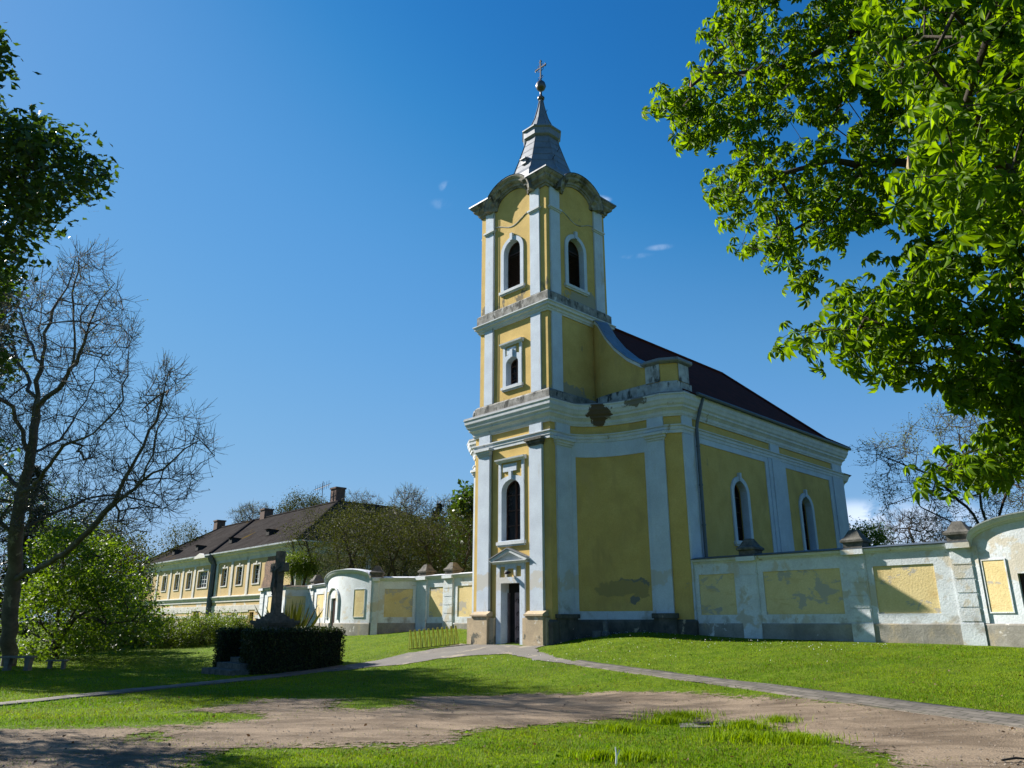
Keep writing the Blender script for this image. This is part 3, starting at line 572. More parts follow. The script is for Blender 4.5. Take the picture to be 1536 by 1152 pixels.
# thin wavy moulding under the lunettes
def wavy(m, xc, hw):
    b = MB(); n = 20
    for i in range(n):
        a = -hw + 2 * hw * i / n; c_ = -hw + 2 * hw * (i + 1) / n
        f = lambda u: 17.62 - .0 + (.16 * math.cos(u / hw * math.pi) + .16) * -1 + .2
        v = [m(xc + a, 0, f(a)), m(xc + a, .025, f(a)), m(xc + a, .025, f(a) + .03), m(xc + a, 0, f(a) + .03), m(xc + c_, 0, f(c_)), m(xc + c_, .025, f(c_)), m(xc + c_, .025, f(c_) + .03), m(xc + c_, 0, f(c_) + .03)]
        b.add(v, [(0, 1, 5, 4), (1, 2, 6, 5), (2, 3, 7, 6)])
    return b.build('thin_moulding', M['grimeblue'], CH)
wavy(F2, TCX, 1.05); wavy(side(TX1), TCY, 1.05)
# crowning cornice: level over the corners, bowed over each face
PR = [(-.06, 18.60), (.05, 18.60), (.07, 18.68), (.12, 18.70), (.14, 18.80), (.25, 18.88), (.28, 18.92), (.29, 19.0), (.36, 19.06), (.40, 19.12), (.40, 19.15), (-.06, 19.20)]
def cornerpath(i):
    P = T2.p[:-1]; a = P[i]; pv = P[i - 1]; nx_ = P[(i + 1) % 4]; d1 = (pv - a) / np.hypot(*(pv - a)); d2 = (nx_ - a) / np.hypot(*(nx_ - a))
    return Path([tuple(a + d1 * .98), tuple(a), tuple(a + d2 * .98)])
b = MB()
for i in range(4): b.sweep(cornerpath(i), PR)
def archmould(b, m, xc, hw, rise, zc, sc=.82, n=22, w_in=-.05):
    k = len(PR)
    v = []
    for i in range(n + 1):
        t = math.pi * i / n; cx, cz = math.cos(t), math.sin(t); nx_, nz_ = cx / hw, cz / rise; l = math.hypot(nx_, nz_); nx_ /= l; nz_ /= l
        for w, z in PR: dz = (z - 18.60) * sc; v.append(m(xc + hw * cx + nx_ * dz, w + .004, zc + rise * cz + nz_ * dz))
    f = [(i * k + j, (i + 1) * k + j, (i + 1) * k + (j + 1) % k, i * k + (j + 1) % k) for i in range(n) for j in range(k)]; f += [tuple(range(k)), tuple(n * k + j for j in range(k))]
    b.add(v, f)
for m_, xc in ((F2, TCX), (side(TX1), TCY), (side(TX0, -1), TCY), (back(TY1), TCX)): archmould(b, m_, xc, arcw, arcr, 18.60)
b.build('crowning_cornice', M['trimdark'], CH)
# tower roof: skirt, four little barrel vaults, stepped octagonal spire
b = MB(); e = .43; zs = 19.19
sq = [(TX0 - e, TY0 - e), (TX1 + e, TY0 - e), (TX1 + e, TY1 + e), (TX0 - e, TY1 + e)]
OCT = lambda r, z, c=(TCX, TCY): [(c[0] + r / math.cos(R_(22.5)) * math.cos(R_(22.5 + 45 * i)), c[1] + r / math.cos(R_(22.5)) * math.sin(R_(22.5 + 45 * i)), z) for i in range(8)]
hx_, hy_ = (TX1 - TX0) / 2, (TY1 - TY0) / 2; ring = []
for k in range(4):       # each face: corner, edge of the bow, back to the wall line, out again
    ca, sa = round(math.cos(k * math.pi / 2)), round(math.sin(k * math.pi / 2)); A_, B_ = (hx_, hy_) if k % 2 == 0 else (hy_, hx_)
    for u, w in ((-A_ - e, -B_ - e), (-1.12, -B_ - e), (-1.12, -B_ + .35), (1.12, -B_ + .35), (1.12, -B_ - e)): ring.append((TCX + u * ca - w * sa, TCY + u * sa + w * ca))
n = len(ring); inn = [(TCX + (x - TCX) * .80, TCY + (y - TCY) * .80) for x, y in ring]
v = [(*p, zs - .04) for p in ring] + [(*p, zs + .02) for p in ring] + [(TCX, TCY, 20.75)] + [(TCX, TCY, 19.1)]
b.add(v, [(i, (i + 1) % n, n + (i + 1) % n, n + i) for i in range(n)] + [(n + i, n + (i + 1) % n, 2 * n) for i in range(n)] + [(i, (i + 1) % n, 2 * n + 1) for i in range(n)])
b.build('tower_roof', M['tinroof'], CH)
b = MB()
for m_, xc, D in ((F2, TCX, hwS), (side(TX1), TCY, 1.93), (side(TX0, -1), TCY, 1.93), (back(TY1), TCX, hwS)):
    n = 16; ex_ = .545 * .82 + .02; v = []
    for w, sc_ in ((.42, 1.0), (.0, 1.0), (-.75, .8), (-1.3, .45)):
        for i in range(n + 1):
            t = math.pi * i / n; v.append(m_(xc + (arcw + ex_) * math.cos(t) * (1 if w > -.5 else .95), w, 18.62 + (arcr + ex_) * math.sin(t) + (0 if w >= 0 else (.0 if w > -1 else .12) + .25 * (-w / 1.3))))
    k = n + 1; f = [(a * k + i, a * k + i + 1, (a + 1) * k + i + 1, (a + 1) * k + i) for a in range(3) for i in range(n)]
    b.add(v, f)
b.build('roof_barrel', M['tinroof'], CH)
b = MB()
rings = [(1.52, 19.75), (1.46, 20.22), (1.30, 20.48), (1.27, 20.50), (1.05, 21.2), (.80, 22.05), (.70, 22.42), (.72, 22.44)]
v = []; [v.extend(OCT(r, z)) for r, z in rings]; n = len(rings)
b.add(v, [(a * 8 + i, a * 8 + (i + 1) % 8, (a + 1) * 8 + (i + 1) % 8, (a + 1) * 8 + i) for a in range(n - 1) for i in range(8)] + [tuple((n - 1) * 8 + i for i in range(8))])
SPIRE = b.build('spire', M['tinroof'], CH)
b = MB(); rings = [(.60, 22.36), (.74, 22.44), (.80, 22.50), (.82, 22.78), (.88, 22.84), (.88, 22.90), (.58, 23.02), (.3, 23.75), (.15, 24.4), (.085, 24.8), (.085, 24.86)]
v = []; [v.extend(OCT(r, z)) for r, z in rings]; n = len(rings)
b.add(v, [(a * 8 + i, a * 8 + (i + 1) % 8, (a + 1) * 8 + (i + 1) % 8, (a + 1) * 8 + i) for a in range(n - 1) for i in range(8)] + [tuple(range(8))[::-1]])
b.build('spire_cap', M['tinroof'], SPIRE)
b = MB()       # seams and ridge rolls
for i in range(8):
    P_ = [OCT(r + .012, z)[i] for r, z in ((1.46, 20.22), (1.28, 20.50), (1.05, 21.2), (.80, 22.05), (.70, 22.42))]; b.tube(P_, .013, 5)
    P_ = [OCT(r + .01, z)[i] for r, z in ((.58, 23.02), (.3, 23.75), (.15, 24.4), (.085, 24.8))]; b.tube(P_, .016, 5)
    for z, r in ((20.85, 1.172), (21.25, 1.038), (21.65, .928), (22.05, .80)):
        a, c_ = OCT(r + .008, z)[i], OCT(r + .008, z)[(i + 1) % 8]; b.tube([a, c_], .006, 4)
b.build('sheet_seam', M['tinseam'], SPIRE)
b = MB(); b.box(flat(TCY - 1.12, TCX), -.06, .2, -.1, .14, 20.8, 21.05); b.prism(lambda u, w, z: (TCX + .07 + w, TCY - 1.12 - u, z), [(-.3, 21.05), (.2, 21.02), (.2, 21.07), (-.3, 21.2)], [], -.17, .17); b.build('roof_hatch', M['tinroof'], SPIRE)
b = MB(); cc = (TCX, TCY)
b.lathe([(.0, 24.84), (.10, 24.84), (.16, 24.90), (.17, 24.98), (.10, 25.06), (.055, 25.08), (.05, 25.36), (.10, 25.39), (.19, 25.47), (.245, 25.62), (.20, 25.80), (.1, 25.92), (.05, 25.95), (.03, 26.1), (.0, 26.1)], cc, 20)
b.build('finial_ball', M['leadcap'], SPIRE, smooth=True)
b = MB()
cr_ = lambda u, w, z: (TCX + u, TCY - w, z)
b.box(cr_, -.028, .028, -.028, .028, 25.95, 27.12); b.box(cr_, -.34, .34, -.024, .024, 26.66, 26.715)
for s_ in (-1, 1): b.tube([(TCX + s_ * .30, TCY, 26.6), (TCX + s_ * .36, TCY, 26.69), (TCX + s_ * .30, TCY, 26.78)], .022, 6); b.tube([(TCX, TCY, 26.5), (TCX + s_ * .16, TCY, 26.52), (TCX + s_ * .19, TCY, 26.68)], .014, 5); b.tube([(TCX, TCY, 26.86), (TCX + s_ * .15, TCY, 26.84), (TCX + s_ * .19, TCY, 26.70)], .014, 5); b.tube([(TCX, TCY, 26.15), (TCX + s_ * .14, TCY, 26.2), (TCX + s_ * .16, TCY, 26.1), (TCX, TCY, 26.02)], .014, 5)
b.tube([(TCX - .08, TCY, 27.0), (TCX, TCY, 27.14), (TCX + .08, TCY, 27.0)], .02, 6)
b.build('cross', M['iron'], SPIRE)
for p_, q_ in (((.12, -.1, 24.7), (.3, -.12, 24.8)), ((.28, 0, 24.0), (.42, -.04, 24.08)), ((.95, 0, 21.6), (1.12, -.04, 21.7)), ((1.1, -.5, 20.9), (1.3, -.55, 21.0))): b = MB(); b.tube([(TCX + p_[0], TCY + p_[1], p_[2]), (TCX + q_[0], TCY + q_[1], q_[2])], .013, 5); b.build('roof_hook', M['iron'], SPIRE)
# ---- shoulder screens of the second stage
SC = Path([(TX1 - .02, 2.80), (.12, 2.66), (.4, 2.56), (.9, 2.5), (1.7, 2.48), (2.68, 2.47)])
xs_ = [-.08, .15, .38, .76, 1.23, 1.85, 2.45, 2.68]; zs_ = [13.30, 13.28, 13.08, 12.42, 11.80, 11.20, 10.80, 10.72]
def screen(mir):
    pts = [(x, y) for x, y in SC.p]
    pts = sorted({round(float(x), 3) for x in np.linspace(-.08, 2.68, 24)})
    sy = lambda x: float(np.interp(x, SC.p[:, 0], SC.p[:, 1])); tz = lambda x: float(np.interp(x, xs_, zs_))
    if mir: X = lambda x: MX(x)
    else: X = lambda x: x
    for kind in range(3):
        b = MB(); v = []; 
        for x in pts:
            y = sy(x); z = tz(x)
            if kind == 0: v += [(X(x), y, 9.4), (X(x), y + .35, 9.4), (X(x), y + .35, z), (X(x), y, z)]
            elif kind == 1: v += [(X(x), y - .05, z - .10), (X(x), y + .06, z - .10), (X(x), y + .06, z + .03), (X(x), y - .05, z + .03)]
            else: v += [(X(x), y - .07, z + .03), (X(x), y + .72, z + .16), (X(x), y + .72, z + .20), (X(x), y - .07, z + .07)]
        f = [(i * 4 + k, i * 4 + (k + 1) % 4, i * 4 + 4 + (k + 1) % 4, i * 4 + 4 + k) for i in range(len(pts) - 1) for k in range(4)] + [(0, 1, 2, 3), tuple(len(v) - 4 + k for k in range(4))]
        b.add(v, f); b.build(('gable_screen', 'screen_edging', 'screen_coping')[kind], M[('ochre', 'trim', 'tinroof')[kind]], CH)
    b = MB(); q_ = Path([(X(x), sy(x)) for x in (pts if not mir else pts[::-1])]); b.box(q_, .25, q_.L, -.05, .05, 9.46, 10.0); b.build('screen_base_band', M['grimeblue'], CH)
    # attic pier over the outer pilaster
    pp = [(2.66, 2.44), (3.3, 2.46), (3.78, 2.76), (3.78, 3.5)]; pp = [(X(x), y) for x, y in pp]
    if mir: pp = pp[::-1]
    A = Path(pp); c_ = pp + ([(pp[-1][0], 3.5)] if False else [])
    poly = [(X(2.66), 2.44), (X(3.3), 2.46), (X(3.78), 2.76), (X(3.78), 3.5), (X(2.66), 3.5)]
    hz = lambda u, w, z: (u, z, w)
    b = MB(); b.prism(hz, poly, [], 9.4, 10.68); AP = b.build('attic_pier', M['ochre'], CH)
    cl = Path(poly + [poly[0]]) if not mir else Path(poly[::-1] + [poly[::-1][0]])
    b = MB(); b.sweep(cl, [(-.03, 9.46), (.08, 9.46), (.08, 9.92), (-.03, 9.98)], True)
    b.box(A, *( (0, .60) if not mir else (A.L - .60, A.L)), -.02, .04, 9.98, 10.66); b.box(A, *((A.L - .62, A.L) if not mir else (0, .62)), -.02, .04, 9.98, 10.66)
    b.build('pier_facing', M['grimeblue'], AP)
    b = MB(); b.sweep(cl, [(-.03, 10.64), (.05, 10.64), (.12, 10.70), (.14, 10.74), (.14, 10.78), (-.03, 10.80)], True); b.prism(hz, [tuple(cl(s_, .14, 0)[:2]) for s_ in cl.s[:-1]], [], 10.785, 10.83); b.build('pier_cap', M['tinroof'], AP)
screen(False); screen(True)
# ---- nave roof
b = MB(); ey0, ey1 = 2.95, 16.52; xl, xr = MX(3.8) - .42, 4.22; xm = (xl + xr) / 2
v = [(xl, ey0, 9.46), (xr, ey0, 9.46), (xr, ey1, 9.46), (xl, ey1, 9.46),
     (xl + 1.0, ey0, 10.10), (xr - 1.0, ey0, 10.10), (xr - 1.0, ey1 - .18, 10.10), (xl + 1.0, ey1 - .18, 10.10),
     (xm, ey0, 14.5), (xm, 15.75, 14.5)]
b.add(v, [(1, 2, 6, 5), (3, 0, 4, 7), (2, 3, 7, 6), (5, 6, 9, 8), (7, 4, 8, 9), (6, 7, 9), (0, 1, 5, 4), (4, 5, 8), (3, 2, 1, 0)])
RO = b.build('nave_roof', M['redroof'], CH)
b = MB(); b.tube([(xm, 3.4, 14.52), (xm, 15.75, 14.52)], .09, 8); b.tube([(xm, 15.75, 14.52), (xr - 1, ey1 - .18, 10.13), (xr, ey1, 9.5)], .08, 8); b.build('ridge_tile', M['redroof'], RO)
b = MB(); b.tube([(xr + .02, 3.3, 9.47), (xr + .02, 16.5, 9.47)], .075, 8); b.build('gutter', M['pipe'], CH)
b = MB(); b.tube([(4.2, 3.75, 9.42), (4.16, 3.7, 9.25), (3.98, 3.6, 8.55), (3.94, 3.58, 8.3), (3.94, 3.58, 3.5)], .062, 8)
for z in (7.6, 6.2, 4.8): b.lathe([(.078, z), (.078, z + .05)], (3.94, 3.58), 10)
b.build('downpipe', M['pipe'], CH)
# apse behind the nave, lower
AP_ = Path([(-5.9, 16.1), (2.5, 16.1)]); 
b = MB(); hz = lambda u, w, z: (u, z, w); ap = [(3.2, 16.1), (3.2, 17.6), (.6, 21.4), (-4.6, 21.4), (-6.3, 19.2), (-6.3, 16.1)]
b.prism(hz, ap, [], zb, 8.3); b.build('apse_wall', M['ochre'], CH)
apc = Path(ap); b = MB(); b.sweep(apc, [(-.04, 7.9), (.06, 7.9), (.12, 8.05), (.25, 8.15), (.34, 8.35), (.36, 8.45), (-.04, 8.5)]); b.build('apse_cornice', M['trim'], CH)
v = [(*p, 8.46) for p in [(3.65, 16.1), (3.65, 17.8), (.8, 21.85), (-4.8, 21.85), (-6.75, 19.4), (-6.75, 16.1)]] + [(-2, 16.1, 10.9), (-2, 18.2, 10.9)]
b = MB(); b.add(v, [(0, 1, 7, 6), (1, 2, 7), (2, 3, 7), (3, 4, 7), (4, 5, 6, 7), (0, 6, 5), (5, 4, 3, 2, 1, 0)]); b.build('apse_roof', M['redroof'], CH)
# ---- windows and door
def surround(m, uc, z0, z1, hw, rise, bw, parent, top=None, key=True, w=.055, mtl='white', hood=None, sill=True, dep=.24):
    outer = arch(uc, z0 - .02, z1 + bw, hw + bw, rise + bw * .8)
    if top: outer = None
    b = MB(); h_ = arch(uc, z0 + .012, z1 - .012, hw - .014, rise)
    if outer: b.prism(m, outer, [h_], -dep, w)
    else:
        b.prism(m, arch(uc, z0 - .02, z1 + bw * .8, hw + bw, rise * .6), [h_], -dep, w)
        for s_ in (-1, 1): b.box(m, uc + s_ * (hw + bw) - (0 if s_ < 0 else bw * .75), uc + s_ * (hw + bw) + (bw * .75 if s_ < 0 else 0), 0, w - .003, z1 - rise * .5, top)
        b.box(m, uc - hw * .85, uc + hw * .55, 0, w * .9, top - .36, top - .08)
    if key: b.box(m, uc - .07, uc + .07, 0, w + .06, z1 - .02, z1 + bw + .14)
    o = b.build('surround', M[mtl], parent)
    if sill:
        b = MB(); b.box(m, uc - hw - bw - .06, uc + hw + bw + .06, -.03, .11, z0 - .14, z0 - .02); b.box(m, uc - hw - bw - .02, uc + hw + bw + .02, -.03, .07, z0 - .2, z0 - .14); b.build('sill', M['trim'], parent)
    if hood:
        b = MB(); h0 = hood; e_ = hw + bw + .1
        b.prism(lambda u, w_, z: m(w_, u, z), [(-.02, h0), (.07, h0), (.09, h0 + .05), (.17, h0 + .08), (.18, h0 + .14), (-.02, h0 + .18)], [], uc - e_, uc + e_); b.build('hood', M['trim'], parent)
def window(m, uc, z0, z1, hw, rise, bw, depth=.3, top=None, hood=None, kind='glass', nb=4, **kw):
    b = MB(); b.prism(m, arch(uc, z0, z1, hw, rise), [], -depth - .03, -depth); root = b.build('window', M['glass' if kind == 'glass' else 'dark'], CH)
    b = MB(); t = .05; b.prism(m, arch(uc, z0 + .002, z1 - .002, hw - .002, rise), [arch(uc, z0 + t, z1 - t, hw - t, rise * .95)], -depth - .0, -depth + .05)
    if kind == 'glass':
        b.box(m, uc - .035, uc + .035, -depth, -depth + .06, z0 + t, z1 - t)
        for k in range(1, nb):
            z = z0 + (z1 - z0) * k / nb; b.box(m, uc - hw + t, uc + hw - t, -depth, -depth + .045, z - .02, z + .02)
        b.build('frame', M['wood'], root)
    else:
        zz = z1 - rise; b.box(m, uc - hw + t, uc + hw - t, -depth, -depth + .055, zz - .05, zz)
        b.build('frame', M['wood'], root)
        s_ = MB(); n = int((zz - z0 - .1) / .085)
        for k in range(n):
            z = z0 + .06 + k * .085; s_.prism(lambda u, w_, z_: m(w_, u, z_), [(-depth + .0, z + .05), (-depth + .02, z + .06), (-depth + .09, z + .0), (-depth + .07, z - .01)], [], uc - hw + t, uc + hw - t)
        s_.build('louvre', M['wood'], root)
    surround(m, uc, z0, z1, hw, rise, bw, root, top=top, hood=hood, **kw)
    return root
window(FR, -1.98, 4.46, 6.75, .52, .42, .165, .26, top=7.42, hood=7.42)
window(F2, TCX + .01, 10.49, 11.66, .36, .24, .17, .28, top=12.16, hood=12.16)
window(F2, TCX, 14.66, 16.85, .5, .5, .165, .26, kind='louvre')
window(side(TX1), TCY - .13, 14.60, 16.80, .5, .5, .165, .26, kind='louvre')
for m_ in (side(TX0, -1), back(TY1)): window(m_, TCY - .13 if m_ is not None and abs(m_(0, 0, 0)[0] - TX0) < .01 else TCX, 14.60 if abs(m_(0, 0, 0)[0] - TX0) < .01 else 14.66, 16.80 if abs(m_(0, 0, 0)[0] - TX0) < .01 else 16.85, .5, .5, .21, .26, kind='louvre')
for y in (6.48, 12.0): window(side(3.8), y, 4.46, 6.74, .5, .5, .17, .34)
# door
b = MB(); b.box(FR, -2.5, -1.5, -.42, -.36, zb, 2.97); DR = b.build('doorway', M['dark'], CH)
b = MB(); b.box(FR, -2.02, -1.515, -.27, -.215, .62, 2.62); b.box(FR, -2.015, -1.975, -.22, -.185, .64, 2.6); b.box(FR, -1.56, -1.52, -.22, -.185, .64, 2.6); b.box(FR, -1.97, -1.57, -.22, -.19, 1.58, 1.64); DL = b.build('door_leaf', M['doorwood'], CH)
b = MB()
for cz, s1 in ((.95, 1), (1.35, -1), (1.85, 1), (2.3, -1)):
    for sx in (-1.66, -1.86):
        pts = []
        for k in range(26):
            t = k / 25 * 4.6; r = .105 * (1 - k / 30); pts.append((sx + r * math.cos(t) * s1, .185, cz + r * math.sin(t) * 1.25))
        b.tube(pts, .013, 5)
    b.tube([(-1.76, .19, cz - .2), (-1.76 + .04 * s1, .185, cz), (-1.76, .19, cz + .2)], .014, 5)
b.build('iron_scroll', M['iron'], DL)
b = MB(); b.box(FR, -2.49, -2.43, -.6, -.27, .62, 2.62); b.build('door_leaf', M['doorwood'], CH, label='door leaf standing open inwards')
b = MB(); b.prism(FR, [(-2.74, .5), (-2.488, .5), (-2.488, 2.948), (-1.512, 2.948), (-1.512, .5), (-1.26, .5), (-1.26, 3.16), (-2.74, 3.16)], [], -.34, .07)
for a, c_ in ((-2.74, -2.56), (-2.28, -2.18), (-1.82, -1.72), (-1.44, -1.26)): b.box(FR, a, c_, -.02, .065, 3.16, 3.64)
b.box(FR, -2.18, -1.82, -.02, .045, 3.46, 3.64); b.box(FR, -2.56, -1.44, -.02, .035, 3.54, 3.64); b.build('door_surround', M['white'], CH)
b = MB(); pz = 3.64
b.prism(lambda u, w_, z: FR(w_, u, z), [(-.02, pz), (.10, pz), (.14, pz + .05), (.2, pz + .07), (.2, pz + .1), (-.02, pz + .1)], [], -2.92, -1.08)
for sg in (-1, 1):
    P_ = [(-2.0 + sg * .97, pz + .10), (-2.0 + sg * .97, pz + .16), (-2.0, pz + .52), (-2.0, pz + .42), (-2.0 + sg * .80, pz + .10)]
    b.prism(FR, P_ if sg > 0 else P_[::-1], [], -.02, .2)
b.prism(FR, [(-2.8, pz + .1), (-1.2, pz + .1), (-2.0, pz + .46)], [], -.02, .05)
PD = b.build('pediment', M['trim'], CH)
b = MB()
for sg in (-1, 1): P_ = [(-2.0 + sg * 1.0, pz + .165), (-2.0 + sg * 1.0, pz + .19), (-2.0, pz + .56), (-2.0, pz + .525)]; b.prism(FR, P_ if sg > 0 else P_[::-1], [], -.02, .24)
b.build('pediment_flashing', M['tinroof'], PD)
b = MB(); b.tube([(-2.05, .06, 3.3), (-2.05, -.1, 3.36), (-1.98, -.2, 3.33)], .02, 6); b.lathe([(0, 3.36), (.09, 3.34), (.11, 3.28), (.08, 3.25), (0, 3.25)], (-1.98, -.24), 12); b.build('door_lamp', M['iron'], CH)
b = MB(); b.box(FR, -2.72, -1.28, .0, .42, .5, .80); b.build('door_step', M['stone'], CH)
# vertical conductor wires
b = MB(); b.tube([(-3.04, -.02, 1.9), (-3.04, -.03, 8.0)], .012, 4); b.tube([(TX0 + .84 + .0, TY0 - .09, 9.9), (TX0 + .84, TY0 - .09, 18.5)], .012, 4); b.build('conductor_wire', M['iron'], CH)


# ------------------------------------------------------------ walls either side
def wall_run(name, label, pts, top, mods, mirror=False, group=None, thick=.42, capmat='whitetin', zbase=.5, zpl=1.56):
    """pts: plan polyline left->right (outward = towards the viewer); mods: ('panel', u0, u1) / ('pier', u0, u1, cap)"""
    root = empty(name, label, 'wall', (C0[0], C0[1], 0), ROT, group)
    P = Path(pts)
    b = MB(); b.box(P, 0, P.L, -thick, 0, zbase, top - .16); b.build('wall_core', M['wallochre'], root)
    b = MB(); pan = sorted([m for m in mods if m[0] == 'panel'], key=lambda m: m[1]); u = 0
    lo, hi = 1.82, top - .52
    for m in pan:
        b.box(P, u, m[1], -.02, .03, zpl, top - .16); b.box(P, m[1], m[2], -.02, .03, zpl, lo); b.box(P, m[1], m[2], -.02, .03, hi, top - .16); u = m[2]
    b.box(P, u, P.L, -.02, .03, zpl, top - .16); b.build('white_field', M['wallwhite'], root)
    b = MB(); b.sweep(P, [(-.1, zbase), (.06, zbase), (.06, zpl - .03), (.045, zpl), (-.1, zpl)]); b.build('plinth', M['wallplinth'], root)
    b = MB(); t = top
    b.sweep(P, [(-thick - .03, t - .16), (.05, t - .17), (.07, t - .12), (.12, t - .11), (.15, t - .06), (.15, t - .02), (-.1, t + .02), (-thick - .12, t - .04)]); b.build('coping', M['trim'], root)
    b = MB(); b.sweep(P, [(-thick - .16, t - .02), (.17, t - .035), (.18, t - .01), (-.12, t + .06), (-thick - .16, t + .0)]); b.build('coping_sheet', M[capmat], root)
    for m in mods:
        if m[0] == 'pier':
            b = MB(); b.box(P, m[1], m[2], -.02, .07, zpl, t - .17); b.box(P, m[1] - .01, m[2] + .01, -.02, .10, zbase, zpl + .004)
            n = 5
            for k in range(n):
                z0 = zpl + .06 + (t - .28 - zpl) * k / n; b.box(P, m[1] + .03, m[2] - .03, .06, .085, z0, z0 + (t - .28 - zpl) / n - .035)
            b.box(P, m[1] - .02, m[2] + .02, 0, .2, t - .17, t - .03)
            pr = b.build('pier', M['wallwhite'], root)
            if m[3]:
                c = MB(); q, nn = P.at((m[1] + m[2]) / 2); nn = nn / np.hypot(*nn); cx, cy = q[0] - nn[0] * .2, q[1] - nn[1] * .2; h = .36; z = t + .02
                ang = math.atan2(nn[1], nn[0]) + math.pi / 4
                c.lathe([(0, z), (h * 1.05, z), (h * 1.05, z + .14), (h * 1.28, z + .17), (h * 1.28, z + .23), (h * .95, z + .30), (h * .5, z + .50), (h * .42, z + .53), (0, z + .54)], (cx, cy), 4, ang)
                c.build('pier_cap', M['darkstone'], pr)
    return root, P
# right of the nave
yw = 2.9
RW, PW = wall_run('churchyard_wall', 'yellow panelled wall with white piers running from the church side to the right edge', [(3.84, yw), (11.45, yw)], 3.62,
    [('panel', .18, 1.50), ('pier', 1.72, 2.32, 1), ('panel', 2.50, 4.92), ('pier', 5.10, 5.68, 1), ('panel', 5.86, 7.45)], capmat='pipe')
# the last panel and pier, then the gate wing
def gate_wing(name, label, x0, x1, yf, doorx, doorw, bow=0.0, flip=False, zpk=4.75, mats=('wallwhite', 'whitetin')):
    root = empty(name, label, 'gateway', (C0[0], C0[1], 0), ROT)
    n = 28; pts = []
    for i in range(n + 1):
        t = i / n; x = x0 + (x1 - x0) * t; pts.append((x, yf(t) - bow * math.sin(math.pi * t)))
    P = Path(pts); L = P.L
    def top(u):
        t = min(max(u / L, 0), 1); s_ = (1 - (2 * t - 1) ** 2) ** .5 if 0 < t < 1 else 0
        return 3.62 + (zpk - 3.62) * (s_ ** .9)
    us = np.linspace(0, L, n * 2 + 1); ud0, ud1 = doorx - doorw / 2, doorx + doorw / 2
    us = np.array(sorted(set(np.round(us, 4)) | {ud0, ud1})); us = us[(us <= ud0) | (us >= ud1)]
    b = MB(); v = []; dz = 2.75
    for i in range(len(us) - 1):
        a, c_ = us[i], us[i + 1]; z0 = dz if (a >= ud0 - 1e-6 and c_ <= ud1 + 1e-6) else .5
        segs = np.linspace(a, c_, 6) if z0 > 1 else [a, c_]
        for a, c_ in zip(segs[:-1], segs[1:]):
            vv = [P(a, -.45, z0), P(a, 0, z0), P(a, 0, top(a) - .1), P(a, -.45, top(a) - .1), P(c_, -.45, z0), P(c_, 0, z0), P(c_, 0, top(c_) - .1), P(c_, -.45, top(c_) - .1)]
            b.add(vv, [(0, 1, 5, 4), (1, 2, 6, 5), (2, 3, 7, 6), (3, 0, 4, 7)] + ([(0, 1, 2, 3)] if i == 0 or abs(a - ud1) < 1e-4 else []) + ([(4, 5, 6, 7)] if abs(c_ - ud0) < 1e-4 else []))
    b.build('gate_wall', M[mats[0]], root)
    # inset ochre panels, laid a little proud of the limewash ground
    def inset(u0, u1, z0, z1):
        b = MB(); b.box(P, u0, u1, 0, .012, z0, z1); b.build('ochre_panel', M['wallochre'], root)
        e_ = MB(); e_.box(P, u0 - .03, u0, 0, .028, z0 - .03, z1 + .03); e_.box(P, u1, u1 + .03, 0, .028, z0 - .03, z1 + .03); e_.box(P, u0, u1, 0, .028, z1, z1 + .03); e_.box(P, u0, u1, 0, .028, z0 - .03, z0); e_.build('panel_edge', M['wallwhite'], root)
    if ud0 > .9: inset(.2 if ud0 < 1.1 else .3, ud0 - .24, 1.84, 3.1)
    if L - ud1 > 1.2: inset((ud1 + .24) if doorw > 1.5 else L * .76, (L - .3) if doorw > 1.5 else L * .91, 1.84, 3.1)
    b = MB()
    for a, c_ in ((0, ud0 - .02), (ud1 + .02, L)): b = MB(); b.sweep(P, [(-.1, .5), (.07, .5), (.07, 1.52), (.04, 1.56), (-.1, 1.56)], u0=a, u1=c_); b.build('plinth', M['wallplinth'], root)
    for kind in range(2):
        b = MB(); prf = ([(-.5, -.13), (.03, -.14), (.06, -.08), (.12, -.07), (.16, -.0), (.16, .03), (-.5, .04)], [(-.55, .035), (.18, .02), (.19, .05), (-.15, .10), (-.55, .07)])[kind]; k = len(prf); v = []
        uu = np.linspace(0, L, n * 2 + 1)
        for u in uu:
            for w, z in prf: v.append(P(u, w, top(u) + z))
        b.add(v, [(i * k + j, (i + 1) * k + j, (i + 1) * k + (j + 1) % k, i * k + (j + 1) % k) for i in range(len(uu) - 1) for j in range(k)] + [tuple(range(k))[::-1], tuple((len(uu) - 1) * k + j for j in range(k))])
        b.build(('coping', 'coping_sheet')[kind], M[('trim', mats[1])[kind]], root)
    for s_ in ((0, .14), (L - .14, L)):
        b = MB(); b.box(P, s_[0], s_[1], -.02, .05, 1.57, 3.5); b.build('corner_strip', M['wallwhite'], root)
    b = MB(); b.box(P, ud0 + .002, ud1 - .002, -.16, -.10, .6, dz - .03); D = b.build('door', M['wood'], root)
    b = MB()
    for k in range(5): u = ud0 + .1 + (doorw - .2) * k / 4; b.box(P, u - .025, u + .025, -.10, -.085, .7, dz - .08)
    b.build('door_batten', M['wood'], D)
    # rounded label moulding over the door
    if doorw > 1.5: return root, P
    b = MB(); pts = []
    for k in range(15): t = math.pi * k / 14; pts.append(P(doorx + (doorw / 2 + .5) * math.cos(t), .04, dz - .1 + .62 * math.sin(t)))
    b.tube([P(doorx + doorw / 2 + .5, .04, 1.7)] + pts + [P(doorx - doorw / 2 - .5, .04, 1.7)], .055, 6); b.build('label_moulding', M['trim'], root)
    return root, P
wall_run('churchyard_wall', 'last wall panel and quoined pier before the right hand gate, half lit by sun', [(11.45, yw), (12.26, yw)], 3.62, [('pier', .28, .80, 1)], capmat='pipe')
